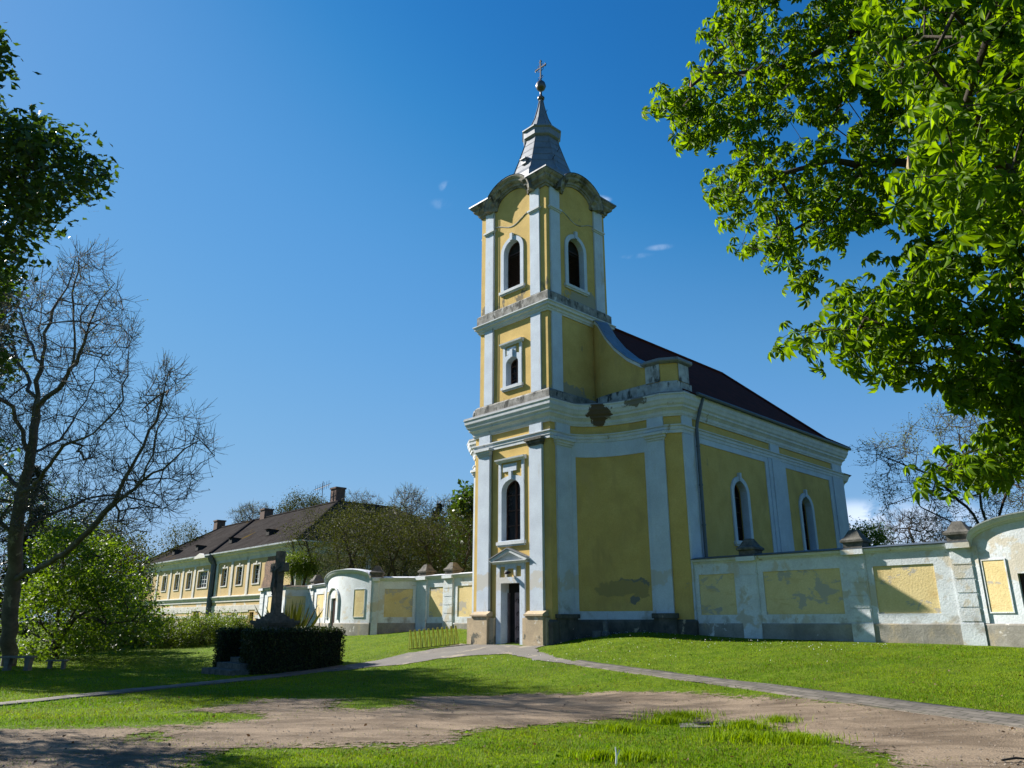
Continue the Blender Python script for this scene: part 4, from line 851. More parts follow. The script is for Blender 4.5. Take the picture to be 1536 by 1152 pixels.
GR_, _ = gate_wing('gateway', 'white arched gateway with a dark door opening at the right edge of the photo', 12.26, 16.2, lambda t: yw - .0, 1.97, 2.0, bow=.25, zpk=4.2)
# left of the church
LPc = [(388, 2.4), (425, 1.7), (460, 2.7), (487, 2.1), (555, 1.4), (624, 2.95), (714, 2.9)]
LP = [(onY(px, y), y) for px, y in LPc]
def frac(i, cols):       # photo columns -> lengths along wall run i
    (xa, ya), (xb, yb) = LP[i], LP[i + 1]; L = math.hypot(xb - xa, yb - ya); out = []
    for c in cols:
        lo, hi = 0.0, 1.0
        for _ in range(30):
            t = (lo + hi) / 2; X_, Y_ = wor(xa + (xb - xa) * t, ya + (yb - ya) * t)
            if 768 + FPX * X_ / (Y_ * CP) < c: lo = t
            else: hi = t
        out.append(max(.02, min(L - .02, t * L)))
    return out
q0 = frac(0, (388, 394, 399, 418)); wall_run('churchyard_wall', 'yellow wall run at the far left end, partly hidden behind the stone cross', LP[0:2], 3.55, [('pier', q0[0], q0[1], 0), ('panel', q0[2], q0[3])], capmat='tilecap')
q1 = frac(1, (427, 456)); q2 = frac(2, (463, 469, 473, 484))
wall_run('churchyard_wall', 'shaded wall run with a mossy tiled coping just right of the stone cross', LP[1:3], 3.5, [('panel', q1[0], q1[1])], capmat='tilecap')
wall_run('churchyard_wall', 'short sunlit wall run with a capped pier, left of the arched gate', LP[2:4], 3.55, [('pier', q2[0], q2[1], 1), ('panel', q2[2], q2[3])])
q3 = frac(3, (503, 513)); gL = math.hypot(LP[4][0] - LP[3][0], LP[4][1] - LP[3][1])
gate_wing('gateway', 'white bowed arched gateway with a narrow dark door, left of the church', LP[3][0], LP[4][0], lambda t: LP[3][1] + (LP[4][1] - LP[3][1]) * t, (q3[0] + q3[1]) / 2, q3[1] - q3[0], bow=.42, zpk=4.05)
q4 = frac(4, (557, 566, 575, 618)); wall_run('churchyard_wall', 'shaded wall run with one wide yellow panel right of the arched gate', LP[4:6], 3.62, [('pier', q4[0], q4[1], 1), ('panel', q4[2], q4[3])])
q5 = frac(5, (626, 640, 643, 664, 666, 680, 686, 711)); wall_run('churchyard_wall', 'sunlit wall run with two piers next to the church tower', LP[5:7], 3.66, [('pier', q5[0], q5[1], 1), ('panel', q5[2], q5[3]), ('pier', q5[4], q5[5], 1), ('panel', q5[6], q5[7])])
# ------------------------------------------------------------ the manor house
MN = empty('manor_house', 'long two storey yellow manor with a brown hipped roof, peeling walls and three chimneys', 'manor', (-17.116, 62.0, 0), R_(-48))
MF = flat(0, 0); ez = 7.75; ML = -40.4
wins = [(-36.2, .62), (-31.3, .62), (-27.45, .62), (-23.95, .62), (-20.2, 1.25), (-14.85, .62), (-11.4, .62), (-7.8, .66)]
b = MB(); hol = [rect(x - w, x + w, 4.82, 6.42) for x, w in wins] + [rect(x - .42, x + .42, 1.3, 2.42) for x in (-35, -31.3, -27.4, -15.1, -11.6)] + [rect(-8.45, -7.6, .4, 2.42), arch(-20.9, .4, 2.7, .95, .8)]
b.prism(MF, rect(ML, 0, -.5, ez), hol, -.35, 0)
b.box(side(0), .35, 24, -.35, 0, -.5, ez); b.box(side(ML, -1), .35, 13, -.35, 0, -.5, ez); b.box(back(13), ML + .4, -13, -.35, 0, -.5, ez)
b.build('wall', M['manorochre'], MN)
b = MB(); EP = Path([(ML, 13), (ML, 0), (0, 0), (0, 24)])
b.sweep(EP, [(-.03, 6.95), (.05, 6.95), (.06, 7.2), (.16, 7.35), (.2, 7.5), (.42, 7.62), (.45, 7.74), (-.03, 7.76)]); b.build('eaves_cornice', M['manorwhite'], MN)
b = MB(); b.sweep(EP, [(-.03, 3.35), (.06, 3.35), (.06, 3.55), (.14, 3.62), (.22, 3.78), (.22, 3.86), (-.03, 3.92)]); b.sweep(EP, [(-.03, 2.62), (.05, 2.62), (.05, 3.02), (-.03, 3.04)]); b.build('string_band', M['manorwhite'], MN)
b = MB(); b.sweep(EP, [(.3, 7.70), (.62, 7.78), (.64, 7.9), (.3, 7.86)]); b.build('gutter', M['whitetin'], MN)
b = MB(); b.sweep(EP, [(-.03, -.5), (.1, -.5), (.1, 1.0), (-.03, 1.05)]); b.build('plinth', M['wallplinth'], MN)
for x in (-40.1, -33.7, -29.4, -25.7, -22.4, -18.1, -16.6, -13.1, -9.55, -3.1, -.4):
    b = MB(); b.box(MF, x - .23, x + .23, -.03, .07, 3.92, 6.95); b.build('pilaster', M['manorwhite'], MN)
for y in (.35, 6.2): b = MB(); b.box(side(0), y, y + .45, -.03, .07, 3.92, 6.95); b.build('pilaster', M['manorwhite'], MN)
b = MB()
for z in (1.25, 1.9, 2.45): 
    xs = [ML] + sorted([-35.6, -34.4, -31.9, -30.7, -28, -26.8, -22.1, -19.7, -15.7, -14.5, -12.2, -11.0, -8.7, -7.3]) + [0]
    for i in range(0, len(xs), 2): b = MB(); b.box(MF, xs[i], xs[i + 1], -.03, .045, z, z + .28); b.build('rusticated_band', M['manorwhite'], MN)
def mwin(x, w, z0, z1, nv=2, nh=4, fr=True):
    b = MB(); b.box(MF, x - w, x + w, -.26, -.22, z0, z1); o = b.build('window', M['glass'], MN)
    b = MB(); b.prism(MF, rect(x - w + .003, x + w - .003, z0 + .003, z1 - .003), [rect(x - w + .07, x + w - .07, z0 + .07, z1 - .07)], -.22, -.15)
    for k in range(1, nv): u = x - w + 2 * w * k / nv; b.box(MF, u - .03, u + .03, -.22, -.16, z0 + .07, z1 - .07)
    for k in range(1, nh): z = z0 + (z1 - z0) * k / nh; b.box(MF, x - w + .07, x + w - .07, -.22, -.165, z - .02, z + .02)
    b.build('frame', M['wallwhite'], o)
    if fr:
        b = MB(); b.prism(MF, rect(x - w - .14, x + w + .14, z0 - .1, z1 + .14), [rect(x - w + .001, x + w - .001, z0 + .001, z1 - .001)], -.01, .06); b.box(MF, x - .12, x + .12, -.01, .1, z1 + .14, z1 + .3); b.build('surround', M['manorwhite'], o)
for x, w in wins: mwin(x, w, 4.82, 6.42, 4 if w > 1 else 2, 4)
for x in (-35, -31.3, -27.4, -15.1, -11.6): mwin(x, .42, 1.3, 2.42, 2, 3)
b = MB(); b.box(MF, -8.45, -7.6, -.3, -.24, .3, 2.42); b.build('door', M['wood'], MN)
b = MB(); b.prism(MF, arch(-20.9, .3, 2.7, .95, .8), [], -.34, -.3); b.build('archway', M['dark'], MN)
b = MB(); xs = [(-6.55, 3.95), (-4.25, 3.95), (-4.15, 5.2), (-4.35, 6.2), (-3.95, 6.9), (-4.3, 7.55), (-5.3, 7.7), (-5.9, 7.2), (-5.7, 6.8), (-6.25, 6.3), (-6.1, 5.4), (-6.5, 4.6)]
b.prism(MF, xs, [], -.02, .03); b.build('exposed_brickwork', M['brick'], MN, uv=lambda c: (c.x, c.z), label='bare brick where the plaster has fallen')
b = MB(); b.prism(MF, [(-7.2, .5), (-6.0, .5), (-6.1, 2.5), (-6.8, 2.6)], [], -.02, .03); b.build('exposed_brickwork', M['brick'], MN, uv=lambda c: (c.x, c.z))
# roof: front range and right hand wing, hipped
ro = .62; zr = 12.55; z0 = 7.86
b = MB()
v = [(ML - ro, -ro, z0), (ro, -ro, z0), (ro, 24.6, z0), (-14.6, 24.6, z0), (-14.6, 14.6, z0), (ML - ro, 14.6, z0),
     (ML + 5.6, 7, zr), (-7, 7, zr), (-7, 13.5, zr)]
b.add(v, [(0, 1, 7, 6), (1, 2, 8, 7), (2, 3, 8), (3, 4, 7, 8), (4, 5, 6, 7), (5, 0, 6), (5, 4, 3, 2, 1, 0)])
MRf = b.build('roof', M['slate'], MN)
b = MB(); b.tube([(ML + 5.6, 7, zr), (-7, 7, zr), (-7, 13.5, zr)], .14, 6); b.tube([(-7, 7, zr), (ro, -ro, z0 + .06)], .13, 6); b.tube([(ML + 5.6, 7, zr), (ML - ro, -ro, z0 + .06)], .13, 6); b.build('ridge_tile', M['slate'], MRf)
b = MB(); sl_ = lambda x, t, h=0: (x, -ro + (7 + ro) * t, z0 + (zr - z0) * t + h)
b.tube([sl_(-17.4, .0, .08), sl_(-25.5, .98, .08)], .16, 6); b.build('valley_ridge', M['slate'], MRf, label='raised parting across the roof')
for x, y, h in ((-36.6, 7.3, 1.0), (-23.3, 7.3, 1.0), (-9.3, 8.2, 1.7)):
    b = MB(); zc = zr - .5; b.box(flat(0, 0), x - .55, x + .55, -y - .5, -y + .5, zc, zr + h); b.box(flat(0, 0), x - .63, x + .63, -y - .58, -y + .58, zr + h - .12, zr + h + .04); b.build('chimney', M['chimneybrick'], MRf)
for x, t in ((-32.0, .20), (-25.0, .20), (-17.0, .24), (-9.4, .28)):
    b = MB(); p = sl_(x, t); dy, dzz = 7 + ro, zr - z0
    y1, z1 = p[1], p[2]
    v = [(x - .42, y1 - .15, z1 - .1), (x + .42, y1 - .15, z1 - .1), (x + .42, y1 - .15, z1 + .5), (x - .42, y1 - .15, z1 + .5), (x - .5, y1 + .75, z1 + .5), (x + .5, y1 + .75, z1 + .5), (x - .5, y1 - .3, z1 + .55), (x + .5, y1 - .3, z1 + .55)]
    b.add(v, [(0, 1, 2, 3), (3, 2, 5, 4), (6, 7, 5, 4), (0, 3, 4), (1, 5, 2)]); o = b.build('roof_vent', M['slate'], MRf)
    b = MB(); b.box(flat(0, 0), x - .34, x + .34, -y1 + .155, -y1 + .17, z1 - .02, z1 + .44); b.build('vent_opening', M['dark'], MRf)
for pts in ([(-.25, -.62, 7.8), (-.3, -.4, 7.2), (-.75, -.12, 6.5), (-.75, -.12, 1)], [(-17.45, -.62, 7.8), (-17.4, -.4, 7.3), (-17.35, -.14, 6.9), (-17.35, -.14, .8)]):
    b = MB(); b.tube(pts, .09 if pts[0][0] > -1 else .3, 8); b.build('downpipe', M['pipe'], MN)  # second downpipe widened to stand for a wall recess in dark shade
b = MB(); b.prism(flat(0, 0), [(-21.6, 7.62), (-18.6, 7.62), (-18.8, 7.8), (-20.1, 8.12), (-21.4, 7.8)], [], .3, .66); b.build('eaves_gable', M['manorwhite'], MN)
AN = empty('tv_antenna', 'thin rooftop aerial beside the tallest chimney of the manor', 'antenna', (-17.116, 62.0, 0), R_(-48))
b = MB(); b.tube([(-10.6, 7.2, 12.2), (-10.6, 7.2, 15.0)], .035, 5); 
b.build('mast', M['iron'], AN); b = MB(); b.tube([(-12.2, 7.2, 14.3), (-9.2, 7.2, 14.5)], .025, 5)
for k in range(7): x = -12.1 + k * .45; b.tube([(x, 6.9, 14.25 + k * .03), (x, 7.5, 14.55 + k * .03)], .018, 4); b.tube([(x, 7.2, 14.0 + k * .03), (x, 7.2, 14.75 + k * .03)], .018, 4)
b.build('aerial_boom', M['iron'], AN)

# ------------------------------------------------------------ cross, hedge, steps, rack, bench
HC = (-8.1, 25.1); hx, hy = loc(*HC); HS, HL = 2.95, 3.25      # hedge square in the church's axes
ccx, ccy = wor(hx - 1.48, hy + 1.38); gz = float(gh(ccx, ccy))
XR = empty('stone_cross', 'tall weathered grey stone cross on a stepped pedestal inside a clipped hedge', 'wayside cross', (ccx, ccy, gz), ROT)
b = MB(); F_ = flat(0, 0)
b.box(F_, -.62, .62, -.55, .55, -.2, .35); b.box(F_, -.50, .50, -.44, .44, .35, 1.40); b.prism(lambda u, w, z: (u, w, z), [(-.5, 0), (.5, 0)], [], 0, 0) if False else None
b.build('pedestal', M['greystone'], XR)
b = MB()
for r0, z0_, z1_ in ((.56, 1.40, 1.46), (.62, 1.46, 1.52), (.66, 1.52, 1.60), (.50, 1.60, 1.66), (.38, 1.66, 1.74), (.29, 1.74, 1.80), (.23, 1.80, 1.86)): b.box(F_, -r0, r0, -r0 * .9, r0 * .9, z0_, z1_)
b.build('pedestal_cap', M['darkstone'], XR)
b = MB()
b.prism(F_, [(-.17, 1.84), (.17, 1.84), (.13, 3.22), (.42, 3.22), (.45, 3.25), (.45, 3.49), (.42, 3.52), (.13, 3.52), (.13, 3.93), (-.13, 3.93), (-.13, 3.52), (-.42, 3.52), (-.45, 3.49), (-.45, 3.25), (-.42, 3.22), (-.13, 3.22)], [], -.12, .12)
b.build('cross_shaft', M['darkstone'], XR)
# the small carved corpus on the front of the cross
me = bpy.data.meshes.new('figure'); jv = [(0, -.2, 2.98), (0, -.2, 3.12), (0, -.2, 3.26), (.02, -.22, 3.36), (.02, -.24, 3.43), (.1, -.19, 3.28), (.22, -.17, 3.33), (.36, -.16, 3.42), (-.1, -.19, 3.28), (-.22, -.17, 3.33), (-.36, -.16, 3.42), (.05, -.2, 2.9), (.06, -.25, 2.7), (.02, -.19, 2.5), (-.05, -.2, 2.9), (-.02, -.25, 2.7), (-.01, -.19, 2.5), (.0, -.22, 2.43)]
je = [(0, 1), (1, 2), (2, 3), (3, 4), (2, 5), (5, 6), (6, 7), (2, 8), (8, 9), (9, 10), (0, 11), (11, 12), (12, 13), (0, 14), (14, 15), (15, 16), (13, 17)]
me.from_pydata(jv, je, []); fo_ = link('carved_figure', me, M['darkstone'], XR)
sk = fo_.modifiers.new('s', 'SKIN'); rad = [.062, .06, .07, .03, .05, .035, .026, .018, .035, .026, .018, .045, .036, .02, .045, .036, .02, .02]
for i, r in enumerate(rad): me.skin_vertices[0].data[i].radius = (r, r)
me.skin_vertices[0].data[0].use_root = True
fo_.modifiers.new('d', 'SUBSURF').levels = 1
b = MB(); b.box(F_, -.16, .16, .44, .47, .7, 1.1); b.build('inscription_plate', M['iron'], XR)
# steps
stx, sty = wor(hx - 1.2, hy - .1); sz = float(gh(stx, sty))
ST = empty('stone_steps', 'two dark stone steps at the opening of the clipped hedge, below the cross', 'steps', (stx, sty, sz), ROT)
for i, (w_, y0, y1, z) in enumerate(((1.05, -.55, .1, .16), (.85, -.15, .5, .33), (.75, .25, 1.1, .48))):
    b = MB(); b.box(lambda u, w, z: (u, w, z), -w_, w_, y0, y1, -.3, z); b.build('step', M['darkstone'], ST)
for dx in (-.35, .1):
    FP = empty('flower_pot', 'small clay pot of red flowers ' + ('left' if dx < 0 else 'right') + ' of the two on the dim top step', 'flower pot', (*wor(hx - 1.2 + dx, hy + .5), sz + .46), 0, 'flower pots on the steps')
    b = MB(); b.lathe([(0, 0), (.07, 0), (.1, .16), (.11, .16), (.11, .19), (0, .19)], n=12); b.build('pot', M['chimneybrick'], FP)
    b = MB()
    for k in range(40):
        a = random.random() * 6.28; r = random.random() * .14; z = .2 + random.random() * .2; s_ = .03
        b.add([(r * math.cos(a) - s_, r * math.sin(a), z), (r * math.cos(a), r * math.sin(a) - s_, z + .02), (r * math.cos(a) + s_, r * math.sin(a), z), (r * math.cos(a), r * math.sin(a) + s_, z + .02)], [(0, 1, 2, 3)])
    b.build('bloom', M['redflower'] if dx > 0 else M['shrub'], FP)

# yellow bicycle rack
rk = [G(613, 976), G(689, 968)]; 
kx, ky = np.array(rk[0]), np.array(rk[1]); L_ = float(np.hypot(*(ky - kx))); an = math.atan2(ky[1] - kx[1], ky[0] - kx[0])
zA, zB = float(gh(*kx)), float(gh(*ky))
BR = empty('bicycle_rack', 'low yellow zigzag bicycle rack on the grass beside the paved forecourt', 'bicycle rack', (kx[0], kx[1], zA + .03), an)
BR.rotation_euler = (0, -math.atan2(zB - zA, L_), an)
n = 11
for k in range(n):
    x = L_ * (k + .5) / n; b = MB(); w_ = L_ / n * .48; b.tube([(x - w_, .0, .0), (x - .02, .16, .68), (x + .02, .16, .68), (x + w_, .0, .0)], .017, 6); b.tube([(x, .45, .0), (x, .16, .68)], .015, 6); b.build('hoop', M['yellowpaint'], BR)
for y in (0, .45): b = MB(); b.tube([(0, y, .02), (L_, y, .02)], .02, 6); b.build('ground_rail', M['yellowpaint'], BR)
# bench and table at the far left
bx_, by_ = G(20, 1007); TB = empty('stone_table', 'small grey stone garden table beside the foot of the bare plane tree', 'table', (bx_ - .05, by_ + .3, float(gh(bx_, by_))), R_(8)); TB.scale = (.62, .62, .62)
b = MB(); b.box(flat(0, 0), -.9, .75, -.35, .35, .66, .76); b.build('table_top', M['tablestone'], TB)
for x in (-.55, .5): b = MB(); b.prism(flat(0, 0), [(x - .16, -.1), (x + .16, -.1), (x + .1, .25), (x + .16, .66), (x - .16, .66), (x - .1, .25)], [], -.25, .25); b.build('leg', M['tablestone'], TB)
BN = empty('stone_bench', 'low pale stone bench just right of the stone garden table', 'bench', (bx_ + .75, by_ + 1.2, float(gh(bx_, by_))), R_(8)); BN.scale = (.5, .6, .62)
b = MB(); b.box(flat(0, 0), -.7, .7, -.2, .2, .42, .5); b.build('seat', M['tablestone'], BN)
for x in (-.45, .45): b = MB(); b.box(flat(0, 0), x - .1, x + .1, -.16, .16, -.1, .42); b.build('leg', M['tablestone'], BN)
# small things in the grass
px_, py_ = wor(1.25, 1.3); PO = empty('stone_post', 'small weathered stone post on a block at the foot of the shaded church wall', 'post', (px_, py_, float(gh(px_, py_))), ROT)
b = MB(); b.lathe([(0, -.2), (.15, -.2), (.14, .1), (.10, .16), (.09, .36), (.1, .42), (.06, .5), (0, .53)], n=10); b.build('shaft', M['greystone'], PO)
b = MB(); b.box(flat(0, 0), -.5, -.12, -.14, .14, -.2, .17); b.build('block', M['greystone'], PO)
mx2, my2 = G(1062, 1088); MH = empty('concrete_slab', 'flat pale concrete slab half sunk in the grass in front of the dirt road', 'slab', (mx2, my2, float(gh(mx2, my2)) - .035), R_(12)); MH.scale = (.8, .8, 1)
b = MB(); b.prism(lambda u, w, z: (u, z, w), [(-.75, -.3), (-.2, -.38), (.6, -.3), (.8, .1), (.3, .33), (-.5, .3)], [], -.06, .05); b.build('slab_top', M['tablestone'], MH)
b = MB(); b.box(flat(0, 0), -.25, .15, -.1, .14, .05, .08); b.build('cover', M['iron'], MH)
sx_, sy_ = G(924, 1150); b = MB(); b.tube([(0, 0, -.02), (.012, 0, .10), (.004, .01, .2)], [.014, .012, .008], 6); b.tube([(.01, 0, .09), (.05, -.01, .17)], .006, 5)
o = b.build('stake', M['daisy'], None); o.location = (sx_, sy_, float(gh(sx_, sy_))); tag(o, 'short white broken stake standing in the foreground grass', 'stake')
sx_, sy_ = G(1528, 1145); b = MB(); b.tube([(-.2, 0, .03), (0, .03, .05), (.25, 0, .03)], [.012, .015, .008], 6); b.tube([(-.05, .02, .04), (.05, .15, .06)], .007, 5)
o = b.build('fallen_twig', M['bark'], None); o.location = (sx_, sy_, float(gh(sx_, sy_))); tag(o, 'dark fallen twig on the dirt road at the right edge', 'twig')

# ------------------------------------------------------------ foliage tools
def scatter(name, V, F, P, X, Y, Z, m, parent=None, sc=None):
    """template V (k,3), faces F; frames X,Y,Z (n,3) at P (n,3)"""
    V = np.asarray(V, float); n = len(P); k = len(V)
    if sc is None: sc = np.ones(n)
    W_ = P[:, None, :] + sc[:, None, None] * (V[None, :, 0, None] * X[:, None, :] + V[None, :, 1, None] * Y[:, None, :] + V[None, :, 2, None] * Z[:, None, :])
    fl = np.concatenate([np.array(f) for f in F]); sz = np.array([len(f) for f in F])
    loops = (fl[None, :] + (np.arange(n) * k)[:, None]).ravel()
    return link(name, mesh_np(name, W_.reshape(-1, 3), loops, np.tile(sz, n)), m, parent)
def unit(v): return v / np.maximum(np.linalg.norm(v, axis=-1, keepdims=True), 1e-9)
def frames(n, rng, zup=(0, 0, 1), tilt=.7, xdir=None):
    Z = unit(np.array(zup) + rng.normal(0, tilt, (n, 3))); X = rng.normal(0, 1, (n, 3)) if xdir is None else xdir
    X = unit(X - (X * Z).sum(-1, keepdims=True) * Z); return X, np.cross(Z, X), Z
def leaflet(L, wd, ang, droop):
    c, s_ = math.cos(ang), math.sin(ang)
    pts = [(0, 0, 0), (.38, .55, .012), (.74, 1.0, -.01), (1, 0, -.05), (.74, -1.0, -.01), (.38, -.55, .012), (.42, 0, -.01), (.78, 0, -.04)]
    out = []
    for a, b_, z in pts:
        x, y = a * L, b_ * wd; r = a; out.append((x * c - y * s_, x * s_ + y * c, z - droop * L * r * r + (abs(b_) * .02)))
    return out
LF = [(0, 6, 1), (1, 6, 7, 2), (2, 7, 3), (0, 5, 6), (6, 5, 4, 7), (7, 4, 3)]
def palmate(n=6, L=.17, wd=.036):
    V = []; F = []
    for i in range(n):
        a = (i - (n - 1) / 2) * R_(46 if n > 6 else 44); l = L * (1 - .28 * abs(i - (n - 1) / 2) / (n / 2)); o = len(V)
        V += leaflet(l, wd * l / L, a, .28); F += [tuple(k + o for k in f) for f in LF]
    return V, F
LOBED = ([(0, 0, 0), (.35, .5, .0), (.2, .95, -.05), (.62, .62, .0), (1.05, .0, -.12), (.62, -.62, .0), (.2, -.95, -.05), (.35, -.5, .0), (.45, 0, -.04)], [(0, 8, 1), (1, 8, 3, 2), (3, 8, 4), (4, 8, 5), (5, 8, 7, 6), (7, 8, 0)])
SIMPLE = ([(0, 0, 0), (.45, .28, -.02), (1, 0, -.08), (.45, -.28, -.02)], [(0, 2, 1), (0, 3, 2)])
def grow(limbs, targets, rng, step=.45, tipr=.006, rootr=.3, expo=2.2, wob=.08, bias=.15):
    """limbs: list of (polyline, start index or None); targets joined to the nearest wood, nearest first"""
    nodes = []; par = []
    for pl in limbs:
        pl = [np.array(p, float) for p in pl]; 
        if not nodes: nodes.append(pl[0]); par.append(-1); cur = 0
        else: d = np.linalg.norm(np.array(nodes) - pl[0], axis=1); cur = int(d.argmin())
        for a, b_ in zip(pl[:-1], pl[1:]):
            n = max(1, int(np.linalg.norm(b_ - a) / step))
            for k in range(1, n + 1):
                p = a + (b_ - a) * k / n + rng.normal(0, wob * .35, 3) * (k < n); nodes.append(p); par.append(cur); cur = len(nodes) - 1
    N = np.zeros((len(nodes) + len(targets) * 40 + 10, 3)); N[:len(nodes)] = nodes; cnt = len(nodes); root = N[0].copy()
    D = np.min(np.linalg.norm(targets[:, None, :] - N[None, :cnt], axis=2), axis=1) if len(targets) * cnt < 4e7 else np.linalg.norm(targets - root, axis=1)
    tips = []
    for ti in np.argsort(D):
        t = targets[ti]; d = np.linalg.norm(N[:cnt] - t, axis=1) + bias * np.linalg.norm(N[:cnt] - t, axis=1) * (N[:cnt, 2] > t[2] + .3)
        j = int(d.argmin()); a = N[j].copy(); dist = np.linalg.norm(t - a); n = min(30, max(1, int(dist / step))); cur = j
        sag = rng.normal(0, .12 * dist, 3); sag[2] = abs(sag[2]) * .3 * (1 if t[2] < a[2] else -1)
        for k in range(1, n + 1):
            f = k / n; p = a + (t - a) * f + sag * 4 * f * (1 - f) * .5 + rng.normal(0, wob * .2, 3) * (k < n)
            N[cnt] = p; par.append(cur); cur = cnt; cnt += 1
        tips.append(cur)
    N = N[:cnt]; par = np.array(par); val = np.zeros(cnt); nch = np.zeros(cnt, int)
    for i in range(cnt - 1, 0, -1): nch[par[i]] += 1
    val[nch == 0] = 1.0
    for i in range(cnt - 1, 0, -1): val[par[i]] += val[i]
    rad = tipr * val ** (1 / expo); mxr = rad[0]; 
    if rootr: g_ = math.log(rootr / tipr) / max(math.log(mxr / tipr), 1e-6); rad = tipr * (rad / tipr) ** g_
    return N, par, rad, np.array(tips)
def wood(name, N, par, rad, m, parent, sides=6, thin=4):
    ch = {}
    for i in range(1, len(N)): ch.setdefault(int(par[i]), []).append(i)
    V = []; LOOP = []; SZ = 0; cnt = 0
    stack = [(0, -1)]
    while stack:
        st, pr = stack.pop(); chain = ([pr] if pr >= 0 else []) + [st]; c = st
        while c in ch:
            k = sorted(ch[c], key=lambda q: -rad[q]); 
            for o_ in k[1:]: stack.append((o_, c))
            c = k[0]; chain.append(c)
        if len(chain) < 2: continue
        P = N[chain]; r = rad[chain].copy(); 
        if pr >= 0: r[0] = min(r[0], r[1] * 1.25)
        n = sides if r.max() > .03 else (thin if r.max() > .012 else 3)
        T = unit(np.gradient(P, axis=0)); ref = np.array((0, 0, 1.)) if abs(T[0, 2]) < .9 else np.array((1., 0, 0))
        A = unit(np.cross(T, ref) + 1e-9); B = np.cross(A, T); th = np.arange(n) * 2 * math.pi / n
        ring = P[:, None, :] + r[:, None, None] * (np.cos(th)[None, :, None] * A[:, None, :] + np.sin(th)[None, :, None] * B[:, None, :])
        V.append(ring.reshape(-1, 3)); L_ = len(P); ii = (np.arange(L_ - 1)[:, None] * n + np.arange(n)[None, :]); jj = (np.arange(L_ - 1)[:, None] * n + (np.arange(n)[None, :] + 1) % n)
        LOOP.append((np.stack([ii, jj, jj + n, ii + n], -1).reshape(-1) + cnt)); SZ += (L_ - 1) * n; cnt += L_ * n
    return link(name, mesh_np(name, np.concatenate(V), np.concatenate(LOOP), np.full(SZ, 4)), m, parent, smooth=True)
def polypts(poly, n, f0, f1, rng, dens=None):       # random points of a crown: inside an outline, spread through real depth
    P = np.array(poly, float); lo, hi = P.min(0), P.max(0); out = []
    while len(out) < n:
        x = rng.uniform(lo[0], hi[0], n * 2); y = rng.uniform(lo[1], hi[1], n * 2); k = inpoly(x, y, poly)
        if dens is not None: k &= rng.random(n * 2) < dens(x, y)
        f = rng.uniform(f0, f1, n * 2) if not callable(f0) else f0(x, y, rng)
        for a, b_, c in zip(x[k], y[k], f[k]): out.append(unp(a, b_, c))
    return np.array(out[:n])
def leaves_at(N, par, tips, per, size, rng, tmpl, spread=.2, tilt=.8, zup=(0, 0, 1), droop=0.0):
    T = N[tips]; D = unit(T - N[par[tips]]); P = np.repeat(T, per, 0); Dr = np.repeat(D, per, 0); n = len(P)
    P = P + rng.normal(0, spread, (n, 3)); xd = Dr * .6 + rng.normal(0, .8, (n, 3)) + np.array((0, 0, -droop))
    X, Y, Z = frames(n, rng, zup, tilt, xd); return P, X, Y, Z, size * rng.uniform(.65, 1.25, n)
rng = np.random.default_rng(3)

# ---- horse chestnut overhanging from the right, close to the camera
CT = empty('chestnut_tree', 'leafy horse chestnut with big fingered bright green leaves overhanging from the right', 'tree', (13.0, 9.5, 0))
CT_o = np.array((13.0, 9.5, 0))
limbs = [[(13, 9.5, -.1), (12.9, 9.5, 1.8), (12.7, 9.4, 3.6), (12.2, 9.3, 5.2)],
         [(12.7, 9.4, 3.6), unp(1640, 560, 10.5), unp(1536, 530, 9), unp(1400, 500, 8.4), unp(1290, 490, 8.2), unp(1200, 500, 8.2)],
         [(12.7, 9.4, 3.0), unp(1640, 700, 9.8), unp(1500, 660, 8.8), unp(1420, 700, 8.5)],
         [(12.2, 9.3, 5.2), unp(1600, 300, 12), unp(1450, 250, 11), unp(1250, 240, 11), unp(1110, 290, 11)],
         [(12.2, 9.3, 5.2), unp(1650, 120, 13), unp(1450, 60, 12), unp(1300, 40, 11.5), unp(1180, 100, 11.5), unp(1060, 110, 11.5), unp(1010, 160, 11.5)],
         [(12.2, 9.3, 5.2), unp(1700, -150, 13), unp(1500, -250, 13), unp(1250, -200, 12.5)],
         [(12.7, 9.4, 3.6), unp(1650, 400, 9), unp(1550, 330, 8), unp(1450, 150, 7), unp(1480, 60, 6.4)],
         [(12.2, 9.3, 5.2), (14.5, 10, 7.5), (16, 11, 9)], [(12.2, 9.3, 5.2), (13, 12.5, 8), (13.2, 14, 10)], [(12.2, 9.3, 5.2), (12.5, 9.3, 9), (12, 9, 12)]]
def fA(x, y, r): return 12.2 - 1.4 * np.clip((x - 1050) / 500, 0, 1) + r.uniform(-1.6, 1.6, len(x)) - 1.5 * np.clip((y - 250) / 250, 0, 1)
def fN(x, y, r): return r.uniform(5.6, 9.0, len(x))
PA = [(1062, -350), (1058, 20), (1068, 70), (1032, 96), (1048, 125), (1005, 128), (978, 140), (985, 165), (1012, 205), (1050, 205), (1092, 232), (1058, 262), (1062, 290), (1098, 330), (1092, 350), (1140, 385), (1200, 372), (1290, 372), (1262, 335), (1330, 330), (1400, 345), (1560, 330), (1900, 320), (2000, -350)]
PB = [(1168, 528), (1180, 497), (1205, 480), (1255, 478), (1258, 430), (1290, 410), (1330, 380), (1420, 340), (1536, 300), (1900, 300), (1900, 600), (1570, 640), (1500, 600), (1430, 590), (1410, 545), (1370, 572), (1310, 560), (1262, 540), (1215, 520)]
PC = [(1372, 728), (1400, 700), (1430, 680), (1440, 655), (1480, 640), (1520, 590), (1700, 560), (1850, 700), (1536, 700), (1490, 700), (1450, 712)]
dA = lambda x, y: np.where((fbm(x / 60, y / 50, 81, 2) > .30), 1, .1)
